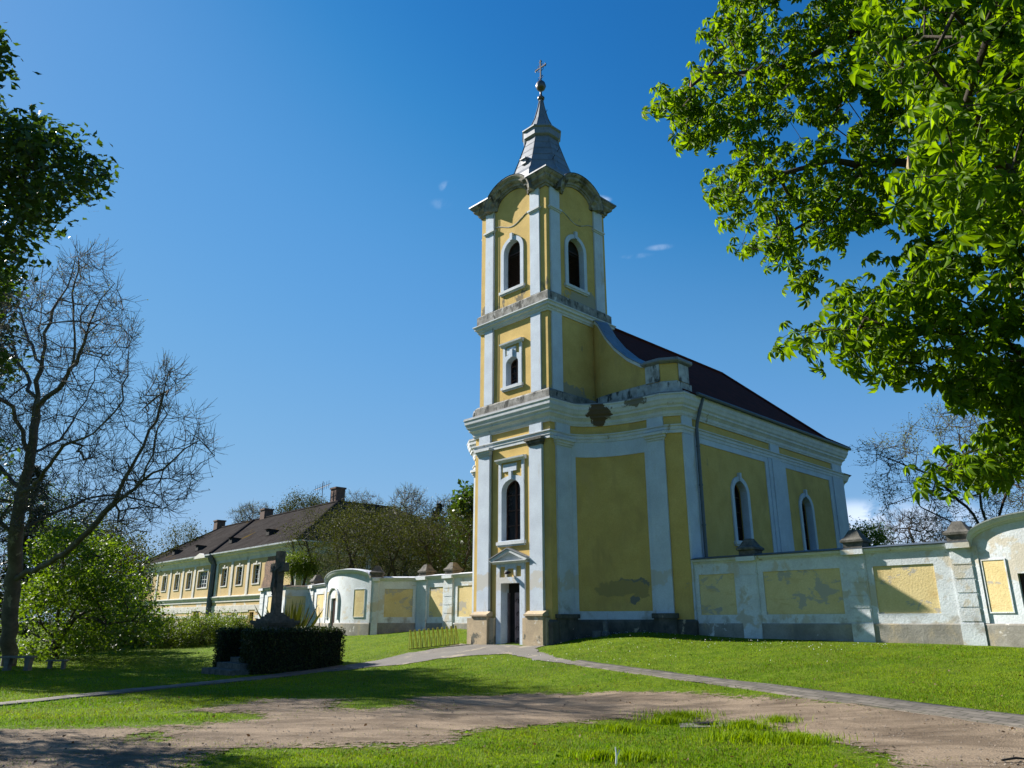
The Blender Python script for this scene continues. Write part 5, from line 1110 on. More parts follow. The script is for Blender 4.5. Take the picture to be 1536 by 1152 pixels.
tg = np.concatenate([polypts(PA, 1650, fA, None, rng, dA), polypts(PB, 400, lambda x, y, r: r.uniform(7.6, 9.6, len(x)), None, rng, dA), polypts(PC, 150, lambda x, y, r: r.uniform(7.8, 9.6, len(x)), None, rng),
                     polypts([(1330, -60), (1300, 60), (1400, 200), (1340, 300), (1420, 330), (1700, 330), (1700, -60)], 230, fN, None, rng), polypts([(1178, 400), (1225, 398), (1222, 416), (1185, 420)], 4, lambda x, y, r: r.uniform(10.1, 10.4, len(x)), None, rng),
                     polypts([(1405, 560), (1536, 520), (1700, 520), (1700, 680), (1480, 640), (1440, 600)], 35, lambda x, y, r: r.uniform(8.5, 10.5, len(x)), None, rng),
                     np.array((13.6, 11.5, 9.5)) + unit(rng.normal(0, 1, (260, 3))) * rng.uniform(.5, 1, (260, 1)) ** .4 * np.array((4.5, 4, 4.5))])
N, par, rad, tips = grow(limbs, tg, rng, step=.35, tipr=.005, rootr=.34, wob=.1)
wood('trunk', N - CT_o, par, rad, M['bark'], CT, sides=8)
T = N[tips]; D = unit(T - N[par[tips]]); per = 6
P = np.repeat(T, per, 0); n = len(P); ang = np.tile(np.arange(per) * 2 * math.pi / per, len(T)) + np.repeat(rng.uniform(0, 6.28, len(T)), per)
out_ = np.stack([np.cos(ang), np.sin(ang), np.zeros(n)], 1) * .8 + np.repeat(D, per, 0) * .45; out_ = unit(out_ + rng.normal(0, .25, (n, 3)))
Z = unit(np.array((0, 0, .62)) + out_ * .8 + rng.normal(0, .25, (n, 3))); xo = out_ * .7 + np.array((0, 0, -.85)) + rng.normal(0, .15, (n, 3)); X = unit(xo - (xo * Z).sum(-1, keepdims=True) * Z)
P = P + out_ * rng.uniform(.08, .24, (n, 1)) + rng.normal(0, .05, (n, 3)) - np.array((0, 0, 1)) * rng.uniform(-.10, .25, (n, 1)) * .6
sc = rng.uniform(.6, 1.15, n) * 1.0
V7, F7 = palmate(7, .125, .030)
scatter('crown', V7, F7, P - CT_o, X, np.cross(Z, X), Z, M['chestnutleaf'], CT, sc)
# flower candles, still in bud
T2_ = T[rng.choice(len(T), 90, False)]; b = MB()
for p in T2_:
    q_ = p - CT_o; b.tube([q_, q_ + np.array((0, 0, .1)), q_ + np.array((.01, 0, .2))], [.006, .02, .006], 5)
b.build('flower_spike', M['budspike'], CT)
# petioles: thin stalks from twig tip to each leaf
vv = []; 
Q0 = np.repeat(T, per, 0) - CT_o; Q1 = P - CT_o; w_ = unit(np.cross(Q1 - Q0, rng.normal(0, 1, (n, 3)))) * .003; w2 = unit(np.cross(Q1 - Q0, w_)) * .003
Vp = np.stack([Q0 + w_, Q0 - w_ + w2, Q0 - w_ - w2, Q1 + w_, Q1 - w_ + w2, Q1 - w_ - w2], 1).reshape(-1, 3); fb = np.array([0, 1, 4, 3, 1, 2, 5, 4, 2, 0, 3, 5]); lo_ = (fb[None] + (np.arange(n) * 6)[:, None]).ravel()
link('leaf_stalk', mesh_np('leaf_stalk', Vp, lo_, np.full(n * 3, 4)), M['mapleleaf'], CT)['kind'] = 'stuff'

# ---- dark leafy tree reaching in from the upper left
LT = empty('maple_tree', 'dark backlit leafy tree whose branches reach in from the upper left edge', 'tree', (-15.5, 12.5, 0)); o_ = np.array((-15.5, 12.5, 0))
limbs = [[(-15.5, 12.5, -.1), (-15.4, 12.5, 2.5), (-15, 12.6, 4.5)], [(-15, 12.6, 4.5), unp(-150, 330, 14), unp(0, 260, 14), unp(90, 250, 14), unp(170, 270, 14)], [(-15, 12.6, 4.5), unp(-250, 480, 14), unp(-60, 420, 14), unp(30, 370, 14)],
         [(-15, 12.6, 4.5), unp(-250, 200, 14.5), unp(-80, 130, 14.5), unp(5, 90, 14.5)], [(-15, 12.6, 4.5), unp(-300, 600, 13.5), unp(-80, 560, 13.5), unp(10, 552, 13.5)], [(-15, 12.6, 4.5), unp(-300, 680, 13.5), unp(-60, 676, 13.5), unp(0, 680, 13.5)], [(-15, 12.6, 4.5), (-17, 12, 8), (-18, 12, 11)]]
PL = [(-330, -60), (-60, 30), (0, 62), (18, 70), (20, 100), (8, 120), (18, 150), (12, 175), (0, 186), (20, 192), (70, 185), (98, 190), (130, 222), (132, 240), (160, 240), (182, 258), (184, 275), (160, 298), (148, 302), (120, 288), (112, 318), (92, 345), (70, 342), (58, 330), (72, 352), (68, 385), (45, 395), (30, 420), (12, 450), (0, 470), (-330, 520)]
tg = np.concatenate([polypts([(x - 20 if x > 20 else x - 6, y) for x, y in PL], 900, 12.5, 16, rng, lambda x, y: np.where(fbm(x / 45, y / 40, 91, 2) > .33, 1, .1)), polypts([(-200, 520), (0, 538), (26, 552), (24, 568), (0, 560), (-200, 600)], 45, 13, 14.5, rng), polypts([(-150, 665), (10, 670), (12, 690), (-150, 710)], 18, 13, 14, rng),
                     np.array((-17.6, 14.6, 8.6)) + unit(rng.normal(0, 1, (340, 3))) * rng.uniform(.3, 1, (340, 1)) ** .5 * np.array((4.2, 3.2, 3.6))])
N, par, rad, tips = grow(limbs, tg, rng, step=.4, tipr=.006, rootr=.28)
wood('trunk', N - o_, par, rad, M['bark'], LT)
P, X, Y, Z, sc = leaves_at(N, par, tips, 34, .088, rng, LOBED, .17, .5, (0, 0, .8), .8); scatter('crown', *LOBED, P - o_, X, Y, Z, M['darkleaf'], LT, sc)

# ---- big bare plane tree on the left
f0 = 27.5
PT_b = unp(12, 1003, 28.5); PT_b[2] = 0; PT = empty('plane_tree', 'big bare plane tree with mottled trunk and thousands of fine twigs at the left edge', 'tree', tuple(PT_b))
def L_(*pp): return [unp(a, b_, f) for a, b_, f in pp]
limbs = [[PT_b + np.array((0, 0, -.2))] + L_((14, 930, 28), (18, 870, 27.8), (24, 800, 27.6), (34, 740, 27.5), (46, 680, 27.5), (54, 610, 27.5)),
         L_((54, 610, 27.5), (62, 555, 27.5), (66, 500, 27.8), (88, 450, 28), (108, 410, 28), (114, 372, 28)), L_((54, 610, 27.5), (86, 585, 27), (110, 545, 26.5), (112, 500, 26.5), (108, 440, 26.5), (118, 385, 26.5)),
         L_((86, 585, 27), (115, 545, 26), (130, 500, 25.5), (150, 450, 25.5), (172, 425, 25.5)), L_((46, 680, 27.5), (20, 610, 27), (-20, 590, 26), (-90, 560, 25)), L_((54, 610, 27.5), (40, 560, 28.5), (10, 510, 29), (-10, 470, 29)),
         L_((62, 555, 27.5), (40, 500, 29), (28, 460, 30), (40, 420, 30)), L_((34, 740, 27.5), (60, 720, 26.5), (95, 668, 25.5), (140, 650, 25), (185, 600, 25), (192, 540, 25)),
         L_((18, 870, 27.8), (60, 850, 27), (95, 832, 26), (135, 795, 25.5), (172, 755, 25), (195, 705, 24.8), (215, 670, 24.6), (240, 610, 24.5), (256, 552, 24.5)),
         L_((172, 755, 25), (215, 720, 24.5), (260, 690, 24), (300, 660, 24), (322, 684, 24)), L_((24, 800, 27.6), (70, 775, 28.5), (130, 748, 29.5), (180, 742, 30), (240, 760, 30)), L_((24, 800, 27.6), (-30, 760, 27), (-100, 700, 26)),
         L_((46, 680, 27.5), (90, 660, 29), (130, 600, 30), (150, 540, 30.5)), L_((34, 740, 27.5), (0, 700, 29), (-60, 640, 30)), L_((215, 720, 24.5), (232, 660, 24), (262, 600, 24)), L_((14, 930, 28), (50, 905, 28.5), (100, 880, 29), (140, 838, 29.5))]
HULL = [(-160, 480), (-20, 440), (10, 420), (60, 410), (98, 400), (106, 366), (125, 372), (158, 374), (158, 425), (182, 425), (186, 460), (198, 490), (202, 515), (190, 560), (182, 600), (196, 620), (210, 590), (240, 545), (258, 540), (268, 560), (268, 600), (285, 640), (298, 602), (300, 640), (318, 655), (326, 684), (290, 715), (300, 740), (262, 760), (210, 800), (150, 800), (110, 790), (60, 800), (-160, 820)]
tg = polypts(HULL, 2300, lambda x, y, r: 27.4 - 2.2 * np.clip((x - 150) / 150, 0, 1) + r.normal(0, 2.0, len(x)).clip(-3.2, 3.2), None, rng, lambda x, y: .35 + .65 * (fbm(x / 26, y / 30, 95, 2) > .42))
N, par, rad, tips = grow(limbs, tg, rng, step=.42, tipr=.008, rootr=.27, expo=1.85, wob=.12)
# a spray of upturned twigs at every tip
def forks(N, par, tips, k, l0, l1, r0=.007, r1=.0045, spread=.5):
    tn = []; tp = []; tr_ = []; base = len(N)
    for t in tips:
        d = unit(N[t] - N[par[t]])
        for _ in range(k):
            dd = unit(d + rng.normal(0, spread, 3) + np.array((0, 0, .2))); l = rng.uniform(l0, l1); d2 = unit(dd + np.array((0, 0, .45)) + rng.normal(0, .15, 3))
            a_ = N[t] + dd * l * .45; tn.append(a_); tp.append(t); tr_.append(r0); b_ = a_ + d2 * l * .55; tn.append(b_); tp.append(base + len(tn) - 2); tr_.append(r1)
            c_ = a_ + unit(dd + rng.normal(0, .6, 3)) * l * .3; tn.append(c_); tp.append(base + len(tn) - 3); tr_.append(r1)
    return tn, tp, tr_, base
tn, tp, tr_, base = forks(N, par, tips, 3, .35, .85)
N2 = np.concatenate([N, tn]); par2 = np.concatenate([par, tp]); rad2 = np.concatenate([rad, tr_])
wood('trunk', N2 - PT_b, par2, rad2, M['planebark'], PT, sides=9)
tt = N2[base:][rng.random(len(tn)) < .3]; n = len(tt); X, Y, Z = frames(n, rng, (0, 0, 1), 1.0); scatter('young_leaf', *SIMPLE, tt - PT_b, X, Y, Z, M['bud'], PT, rng.uniform(.03, .075, n))

def tree(name, label, base, crownpts, limbs, lm, per, lsize, spread, rootr, tmpl=SIMPLE, bark='bark', tipr=.008, group=None, step=.6, droop=.3, tilt=.8, wob=.12, fork=0, fl=(.3, .6)):
    base = np.array(base, float); base[2] = float(gh(base[0], base[1])); o = empty(name, label, 'shrub' if 'shrub' in name or 'bush' in name else 'tree', tuple(base), 0, group)
    lb = [[base - np.array((0, 0, .15))] + list(limbs[0])] + limbs[1:]
    N, par, rad, tips = grow(lb, crownpts, rng, step=step, tipr=tipr, rootr=rootr, wob=wob)
    if fork:
        tn, tp, tr_, bs = forks(N, par, tips, fork, *fl, r0=tipr * .8, r1=tipr * .5); N = np.concatenate([N, tn]); par = np.concatenate([par, tp]); rad = np.concatenate([rad, tr_]); tips = np.arange(bs, len(N))
    wood('trunk', N - base, par, rad, M[bark], o)
    if per:
        P, X, Y, Z, sc = leaves_at(N, par, tips, per, lsize, rng, tmpl, spread, tilt, (0, 0, 1), droop); scatter('crown', *tmpl, P - base, X, Y, Z, M[lm], o, sc)
    return o
def ell(c, r, n, lo=.35, seed=0):     # crown points in a lumpy ellipsoid
    d = unit(rng.normal(0, 1, (n, 3))); lump = .78 + .44 * fbm(d[:, 0] * 2.3 + seed, d[:, 1] * 2.3 + d[:, 2] * 1.7 + seed, 100 + seed, 2)
    return np.array(c) + d * (rng.uniform(lo, 1, n) ** .5 * lump)[:, None] * np.array(r)
def at(px, py, f): return unp(px, py, f)
# multi-stemmed fresh green maple behind the plane tree
B = at(84, 978, 34); bz = B.copy(); bz[2] = .1
tree('maple_tree', 'fresh light green spreading tree with several stems behind the plane trunk', bz, polypts([(15, 985), (20, 900), (35, 840), (70, 790), (110, 775), (150, 800), (190, 830), (215, 880), (240, 930), (235, 965), (150, 975), (60, 985)], 560, 30.5, 37.5, rng, lambda x, y: np.where(fbm(x / 30, y / 13, 111, 2) > .47, 1, .03)),
     [[at(86, 945, 34), at(88, 900, 34), at(95, 850, 34)], [at(84, 965, 34), at(60, 930, 33), at(45, 880, 33)], [at(86, 960, 34), at(115, 925, 33), at(150, 910, 32.5)], [at(86, 955, 34), at(130, 890, 35), at(170, 860, 35)], [at(84, 968, 34), at(50, 950, 35)], [at(115, 925, 33), at(160, 935, 32), at(200, 930, 32)]], 'mapleleaf', 34, .10, .25, .2, LOBED, step=.4)
# dark mass of trees left of the manor
for (px, f, h, r, lab, lm, lsz) in [(-40, 44, 11, 5.5, 'tall dark green tree at the very left edge behind the plane tree', 'darkleaf', .16), (128, 46, 7.6, 3.4, 'dark green round tree left of the manor, behind the fresh maple', 'olive', .15), (160, 60, 8.2, 3.0, 'dark green tree just left of the manor end wall', 'darkleaf', .16), (120, 60, 10.5, 5, 'broad dark tree behind the light green maple', 'olive', .18), (262, 88, 13.0, 4.0, 'tree top rising behind the left end of the manor roof', 'olive', .2)]:
    c = at(px, 930, f); tree('dense_tree', lab, (c[0], c[1], 0), ell((c[0], c[1], h * .55), (r, r, h * .46), 420, .3, int(f)), [[(c[0], c[1], h * .3), (c[0] + .3, c[1], h * .6)]], lm, 34, lsz, .42, .22)
c = (-30, 35)
tree('park_tree', 'tall leafy park tree beyond the left edge, shading the lawn round the hedge', (c[0], c[1], 0), ell((c[0], c[1], 15.5), (4.8, 4.4, 6.5), 560, .3, 5), [[(c[0], c[1], 5), (c[0], c[1], 12)], [(c[0], c[1], 7), (c[0] + 3, c[1], 12)], [(c[0], c[1], 7), (c[0] - 3, c[1], 13)]], 'darkleaf', 34, .2, .42, .35, LOBED)
# spruce at the far left
def spruce(label, px, f, h, r, name='spruce_tree', lm='needle', w=1.0):
    c = at(px, 930, f); base = np.array((c[0], c[1], float(gh(c[0], c[1])))); o = empty(name, label, 'tree', tuple(base))
    b = MB(); b.tube([(0, 0, -.2), (0, 0, h * .5), (.05, 0, h)], [.22 * w, .13 * w, .02], 8)
    tips = []; 
    for k in range(int(h * 9)):
        z = h * (.12 + .88 * (k / (h * 9))); rr = r * (1 - z / h) ** .8 * random.uniform(.65, 1.15) + .15; a = random.random() * 6.28; e_ = (rr * math.cos(a), rr * math.sin(a), z - rr * .22)
        b.tube([(0, 0, z), (e_[0] * .5, e_[1] * .5, z - rr * .05), e_], [.03, .02, .006], 4)
        for q_ in np.linspace(.2, 1, int(6 + rr * 5)): tips.append((e_[0] * q_, e_[1] * q_, z + (e_[2] - z) * q_, a))
    b.build('trunk', M['bark'], o); tips = np.array(tips); P = np.repeat(tips[:, :3], 14, 0); n = len(P); P = P + rng.normal(0, .09, (n, 3)); aa = np.repeat(tips[:, 3], 14); xd = np.stack([np.cos(aa), np.sin(aa), -np.ones(n) * .5], 1) + rng.normal(0, .6, (n, 3)); X, Y, Z = frames(n, rng, (0, 0, 1), .6, xd)
    scatter('crown', [(0, 0, 0), (.5, .14, 0), (1, 0, -.1), (.5, -.14, 0)], [(0, 1, 2, 3)], P, X, Y, Z, M[lm], o, rng.uniform(.14, .3, n)); return o
spruce('dark drooping spruce behind the plane trunk at the left edge', 15, 42, 10.5, 2.8)
spruce('dark pointed spruce behind the wall, between the manor and the church tower', 650, 62, 10.3, 2.6)
# bushes on the lawn in front of the manor
for i, (px, f, rx, rz, lab) in enumerate([(222, 42, 1.4, .82, 'rounded bright green bush at the left of the row before the manor'), (262, 40, 1.4, .84, 'feathery light green bush, second from left before the manor'), (305, 39, 1.6, .80, 'wide yellow green bush just left of the clipped hedge'), (345, 41, 1.4, .66, 'low yellow green bush behind the clipped hedge'), (130, 41, 2.2, 1.2, 'dim green bush under the light green maple'), (190, 44, 1.6, 1.2, 'small dim bush between the maple and the bright bushes')]):
    c = at(px, 930, f); g0 = float(gh(c[0], c[1])); pts = ell((c[0], c[1], g0 + rz * .85), (rx, rx * .9, rz), 260, .2, i + 3); pts[:, 2] = np.maximum(pts[:, 2], g0 + .12)
    tree('garden_bush', lab, (c[0], c[1], 0), pts, [[(c[0], c[1], g0 + .15), (c[0], c[1], g0 + .5)]], 'shrub', 42, .085, .17, .09, tipr=.005, group='bushes on the lawn before the manor', step=.3)
# loose trees and scrub behind the left wall
for i, (px, py0, f, rx, rz, lm, lsz, per, lab, nm) in enumerate([
        (500, 812, 50, 3.6, 2.4, 'olive', .10, 26, 'loose olive green tree in front of the manor end wall', 'garden_tree'), (560, 815, 47, 3.4, 2.3, 'olive', .10, 26, 'olive green twiggy tree above the arched gate', 'garden_tree'), (618, 822, 46, 3.0, 2.0, 'olive', .10, 26, 'olive green tree left of the spruce, behind the wall', 'garden_tree'),
        (672, 818, 44, 2.6, 2.2, 'olive', .10, 28, 'olive green tree behind the wall beside the church tower', 'garden_tree'), (450, 848, 49, 1.1, .6, 'shrub', .10, 30, 'small bright green shrub on the wall top right of the cross', 'garden_shrub'), (700, 835, 50, 2.5, 2.6, 'darkleaf', .12, 30, 'dark green shrub hard against the tower, below the chestnut', 'garden_shrub'), (530, 795, 56, 2.8, 2.2, 'olive', .1, 22, 'thin twiggy tree in front of the dark manor wing roof', 'garden_tree'), (590, 800, 55, 2.6, 2.0, 'olive', .1, 22, 'thin twiggy tree before the right end of the manor roof', 'garden_tree')]):
    c = at(px, py0, f); tree(nm, lab, (c[0], c[1], 0), ell(c, (rx, rx, rz), 380, .25, i + 20), [[(c[0], c[1], 1.6), (c[0] + .2, c[1], 2.4)], [(c[0], c[1], 1.5), (c[0] - rx * .5, c[1], c[2])], [(c[0], c[1], 1.5), (c[0] + rx * .5, c[1], c[2])]], lm, per, lsz, .24, .13, group='trees behind the left wall' if nm == 'garden_tree' else None)
c = at(706, 790, 52); tree('chestnut_tree', 'dense dark tree with pale blossom standing behind the left edge of the tower', (c[0], c[1], 0), polypts([(680, 760), (688, 738), (705, 734), (730, 732), (770, 740), (770, 830), (690, 835), (694, 800), (682, 790)], 200, 50, 54, rng), [[at(712, 870, 52), at(712, 800, 52)]], 'darkleaf', 40, .2, .32, .3, LOBED)
for px, py0, f, rx, rz, lab in ((612, 775, 66, 2.0, 2.6, 'pale bare birch with fine twigs left of the spruce'), (455, 765, 92, 3.4, 2.0, 'green tree crown rising behind the manor ridge'), (380, 776, 95, 2.6, 1.6, 'small pale tree crown just above the manor ridge'), (535, 765, 88, 3.0, 2.0, 'bare twiggy tree behind the manor wing'), (690, 775, 66, 2.4, 1.8, 'bare tree between the spruce and the dark chestnut')):
    c = at(px, py0, f); green = 'green' in lab; tree('bare_tree' if not green else 'dense_tree', lab, (c[0], c[1], 0), ell(c, (rx, rx, rz), 320, .2, int(px)), [[(c[0], c[1], c[2] * .5), (c[0], c[1], c[2] * .9)]], 'olive' if green else 'bud', 26 if green else 1, .2 if green else .1, .4 if green else .1, .2, tipr=.014, bark='planebark', fork=0 if green else 3, fl=(.4, .9))
# right hand side, behind the wall
B = at(1490, 870, 31); 
tree('young_tree', 'open multi stemmed tree in young leaf behind the right hand wall', (B[0], B[1], 0), polypts([(1290, 685), (1298, 668), (1340, 655), (1350, 640), (1385, 640), (1395, 622), (1445, 612), (1480, 620), (1536, 600), (1720, 640), (1760, 760), (1640, 830), (1340, 815), (1365, 790), (1300, 740), (1315, 712)], 900, 28, 34, rng, lambda x, y: .25 + .75 * (fbm(x / 30, y / 30, 131, 2) > .45)),
     [[at(1488, 820, 31), at(1485, 790, 31)], [at(1488, 820, 31), at(1450, 760, 30.5), at(1400, 715, 30), at(1340, 690, 30), at(1300, 680, 30)], [at(1488, 820, 31), at(1470, 740, 31), at(1440, 670, 31), at(1430, 620, 31)], [at(1488, 820, 31), at(1510, 740, 30), at(1530, 650, 30)], [at(1488, 830, 31), at(1440, 790, 32), at(1380, 760, 32)], [at(1488, 820, 31), at(1560, 760, 31), at(1640, 700, 31)]], 'bud', 2, .08, .06, .13, tipr=.008, step=.45, fork=3, fl=(.35, .75))
c = at(1300, 808, 40); tree('garden_shrub', 'bright yellow green shrub behind the church corner, above the right wall', (c[0], c[1], 0), ell(c, (1.3, 1.3, .9), 170, .2, 61), [[(c[0], c[1], 2), c]], 'mapleleaf', 26, .12, .16, .08)
c = at(1370, 812, 44); tree('bare_tree', 'purple brown bare shrubby tree low behind the right wall', (c[0], c[1], 0), ell(c, (2.6, 2.0, 1.9), 420, .2, 62), [[(c[0], c[1], 2), c]], 'bud', 0, .06, .12, .1, tipr=.011, bark='bark', fork=3)
for i, (px, f) in enumerate(((1425, 47), (1500, 44), (1262, 52))):
    c = at(px, 828, f); tree('garden_shrub', ('brown twiggy shrub behind the last cap of the right wall', 'dark twiggy shrub behind the right hand gateway', 'dark shrub half hidden behind the far church corner')[i], (c[0], c[1], 0), ell(c, (2.3, 1.8, 1.3), 300, .2, 70 + i), [[(c[0], c[1], 2), c]], 'olive', 6, .09, .15, .1, tipr=.011)
# yucca by the left wall
yx, yy = wor(onY(438, .9), .9); yo = empty('yucca_plant', 'spiky dark green yucca at the foot of the wall, right of the cross', 'plant', (yx, yy, float(gh(yx, yy))))
P = np.zeros((46, 3)); P[:, :2] = rng.normal(0, .35, (46, 2)); xd = np.stack([P[:, 0] * .9, P[:, 1] * .9, np.ones(46) * rng.uniform(.8, 1.6, 46)], 1); X = unit(xd); Yv = unit(np.cross(X, rng.normal(0, 1, (46, 3)))); scatter('leaf_spike', [(0, .03, 0), (.5, .045, .01), (1, 0, 0), (.5, -.045, .01), (0, -.03, 0)], [(0, 1, 2, 3, 4)], P, X, Yv, np.cross(X, Yv), M['olive'], yo, rng.uniform(1.1, 1.9, 46))
# creeper seedlings beside the hedge
# ---- clipped hedge, three sides with an opening
HG = empty('clipped_hedge', 'square clipped dark evergreen hedge with an opening, standing round the stone cross', 'hedge', (*wor(hx, hy), 0), ROT)
g0 = float(gh(*wor(hx - 1.3, hy + 1.5)))
def hedge_piece(x0, x1, y0, y1, z0, z1, dens=520):
    b = MB(); m_ = lambda u, w, z: (u, w, z); b.box(m_, x0 + .07, x1 - .07, y0 + .07, y1 - .07, z0, z1 - .06); core = b.build('hedge_shade_core', M['hedgecore'], HG)  # solid dark box: the shade inside the hedge put into its colour
    P = []; Nn = []
    for (ax, s_, A) in ((0, -1, (y1 - y0) * (z1 - z0)), (0, 1, (y1 - y0) * (z1 - z0)), (1, -1, (x1 - x0) * (z1 - z0)), (1, 1, (x1 - x0) * (z1 - z0)), (2, 1, (x1 - x0) * (y1 - y0))):
        k = int(A * dens * 1.6); q_ = np.stack([rng.uniform(x0, x1, k), rng.uniform(y0, y1, k), rng.uniform(z0, z1, k)], 1); q_[:, ax] = ((x0, x1), (y0, y1), (z0, z1))[ax][1 if s_ > 0 else 0] - s_ * rng.uniform(-.05, .08, k) + (fbm(q_[:, (ax + 1) % 3] * 3, q_[:, (ax + 2) % 3] * 3, 7) - .5) * .16
        nn = np.zeros((k, 3)); nn[:, ax] = s_; P.append(q_); Nn.append(nn)
    P = np.concatenate(P); Nn = np.concatenate(Nn); n = len(P); Z = unit(Nn + rng.normal(0, .75, (n, 3))); X = rng.normal(0, 1, (n, 3)); X = unit(X - (X * Z).sum(-1, keepdims=True) * Z)
    scatter('hedge_foliage', *SIMPLE, P, X, np.cross(Z, X), Z, M['hedgeleaf'], HG, rng.uniform(.05, .095, n))
ht = 1.36; zb_ = g0 - .1
hedge_piece(-.55, 0, 0, HL, zb_, ht); hedge_piece(-HS, -.55, HL - .55, HL, zb_, ht); hedge_piece(-HS, -HS + .55, 0, HL - .55, zb_, ht); hedge_piece(-.95, -.55, 0, .5, zb_, ht)

# ------------------------------------------------------------ grass
def place_grass(n, dens_pow, Yr, seed):
    r = np.random.default_rng(seed); u = r.random(n); Y = Yr[0] * (Yr[1] / Yr[0]) ** u; X = r.uniform(-.78, .78, n) * Y; return X, Y, r
def blocked(X, Y):
    k = np.zeros(len(X), bool); rr_ = np.random.default_rng(5).random(len(X)) ** 2
    for px, py, w in PATHS:
        for i in range(0, len(px), 1): k |= (X - px[i]) ** 2 + (Y - py[i]) ** 2 < (w[i] * .5 - .02 - .16 * rr_) ** 2
    k |= inpoly(X + RNG.normal(0, .09, len(X)), Y + RNG.normal(0, .09, len(X)), FORE)
    lx = (X - C0[0]) * EX[0] + (Y - C0[1]) * EX[1]; ly = (X - C0[0]) * EY[0] + (Y - C0[1]) * EY[1]
    k |= (ly > -.28) & (ly < 30) & (lx > -4.3) & (lx < .15); k |= (ly > 2.35) & (lx > -7.8); k |= (ly > 3.0)
    k |= (lx > hx - HS) & (lx < hx) & (ly > hy) & (ly < hy + HL)
    mk_, x0, y0, c_ = dirt_cells; i = ((X - x0) / c_).astype(int); j = ((Y - y0) / c_).astype(int); ok = (i >= 0) & (j >= 0) & (i < mk_.shape[1]) & (j < mk_.shape[0])
    d = np.zeros(len(X)); d[ok] = mk_[j[ok], i[ok]]; return k, d
def grass(name, n, Yr, h, w, seed, m, dirt_keep=.03, dry=None, thr=None, lt=None):
    X, Y, r = place_grass(n, 2, Yr, seed); k, d = blocked(X, Y); q__ = np.clip((d - .22) / .75, 0, 1); k |= r.random(n) < q__ ** .55 * (1 - dirt_keep * .3) + .0
    if thr is not None: k |= fbm(X * 1.2, Y * 1.2, seed, 3) < thr
    if lt is not None: f_ = fbm(X * .55 + 9, Y * .8, 44, 4) + r.normal(0, .06, len(X)); k |= (f_ > lt) if lt > 0 else (f_ <= -lt)
    X, Y = X[~k], Y[~k]; n = len(X); hh = h * r.uniform(.5, 1.25, n) * (.65 + .8 * fbm(X * .9, Y * .9, 3, 3)) * np.where(d[~k] > .1, .62, 1.0); ww = w * r.uniform(.7, 1.3, n) * (Y / 14) ** .5
    a = r.uniform(0, 6.28, n); lean = r.uniform(.15, .9, n); Z0 = gh(X, Y) - .005; P = np.stack([X, Y, Z0], 1); dx = np.stack([np.cos(a), np.sin(a), a * 0], 1); px_ = np.stack([-np.sin(a), np.cos(a), a * 0], 1)
    up = np.array((0, 0, 1.0)); v0 = P - px_ * ww[:, None] / 2; v1 = P + px_ * ww[:, None] / 2; mid = P + up * (hh * .6)[:, None] + dx * (hh * lean * .3)[:, None]; v2 = mid + px_ * (ww * .35)[:, None]; v3 = mid - px_ * (ww * .35)[:, None]; tip = P + up * (hh * (1 - .25 * lean))[:, None] + dx * (hh * lean)[:, None]
    V = np.stack([v0, v1, v2, v3, tip], 1).reshape(-1, 3); f = np.array([0, 1, 2, 3, 3, 2, 4]); loops = (f[None] + (np.arange(n) * 5)[:, None]).ravel(); sizes = np.tile([4, 3], n)
    o = link(name, mesh_np(name, V, loops, sizes), m); tag(o, kind='stuff'); return o
o = grass('lawn_grass', 430000, (8.6, 44), .036, .0095, 1, M['grassblade'], lt=.56); tag(o, 'short mown yellow green grass covering the lawns and the mound', 'grass'); o = grass('lawn_grass', 430000, (8.6, 44), .045, .0095, 4, M['grassdeep'], lt=-.56); tag(o, 'patches of deeper green grass and clover in the lawns', 'grass')
o = grass('dry_grass', 90000, (8.6, 34), .05, .010, 2, M['drygrass'], .02, None, .47); tag(o, 'patches of yellowed grass between the green', 'grass')
n = 9000; r_ = np.random.default_rng(9); X, Y, _ = place_grass(n, 2, (8.6, 22), 12); i = ((X - dirt_cells[1]) / cs).astype(int).clip(0, soft.shape[1] - 1); j = ((Y - dirt_cells[2]) / cs).astype(int).clip(0, soft.shape[0] - 1); k = soft[j, i] > .35; X, Y = X[k], Y[k]; n = len(X)
P = np.stack([X, Y, gh(X, Y) + .018], 1); A, B_, C_ = frames(n, r_, (0, 0, 1), .25); o = scatter('gravel', [(1, 0, 0), (.3, .8, 0), (-.8, .5, 0), (-.7, -.6, 0), (.4, -.8, 0), (.1, 0, .6)], [(0, 1, 5), (1, 2, 5), (2, 3, 5), (3, 4, 5), (4, 0, 5)], P, A, B_, C_, M['pebble'], None, r_.uniform(.005, .02, n)); tag(o, 'loose small stones and crumbs on the dirt road', 'gravel', kind='stuff')
n = 700; X, Y, _ = place_grass(n, 2, (8.6, 30), 13); P = np.stack([X, Y, gh(X, Y) + .045], 1); A, B_, C_ = frames(n, r_, (0, 0, 1), .5); o = scatter('leaf_litter', *SIMPLE, P, A, B_, C_, M['litter'], None, r_.uniform(.03, .07, n)); tag(o, 'scattered dry brown leaves on the grass and dirt', 'leaves', kind='stuff')
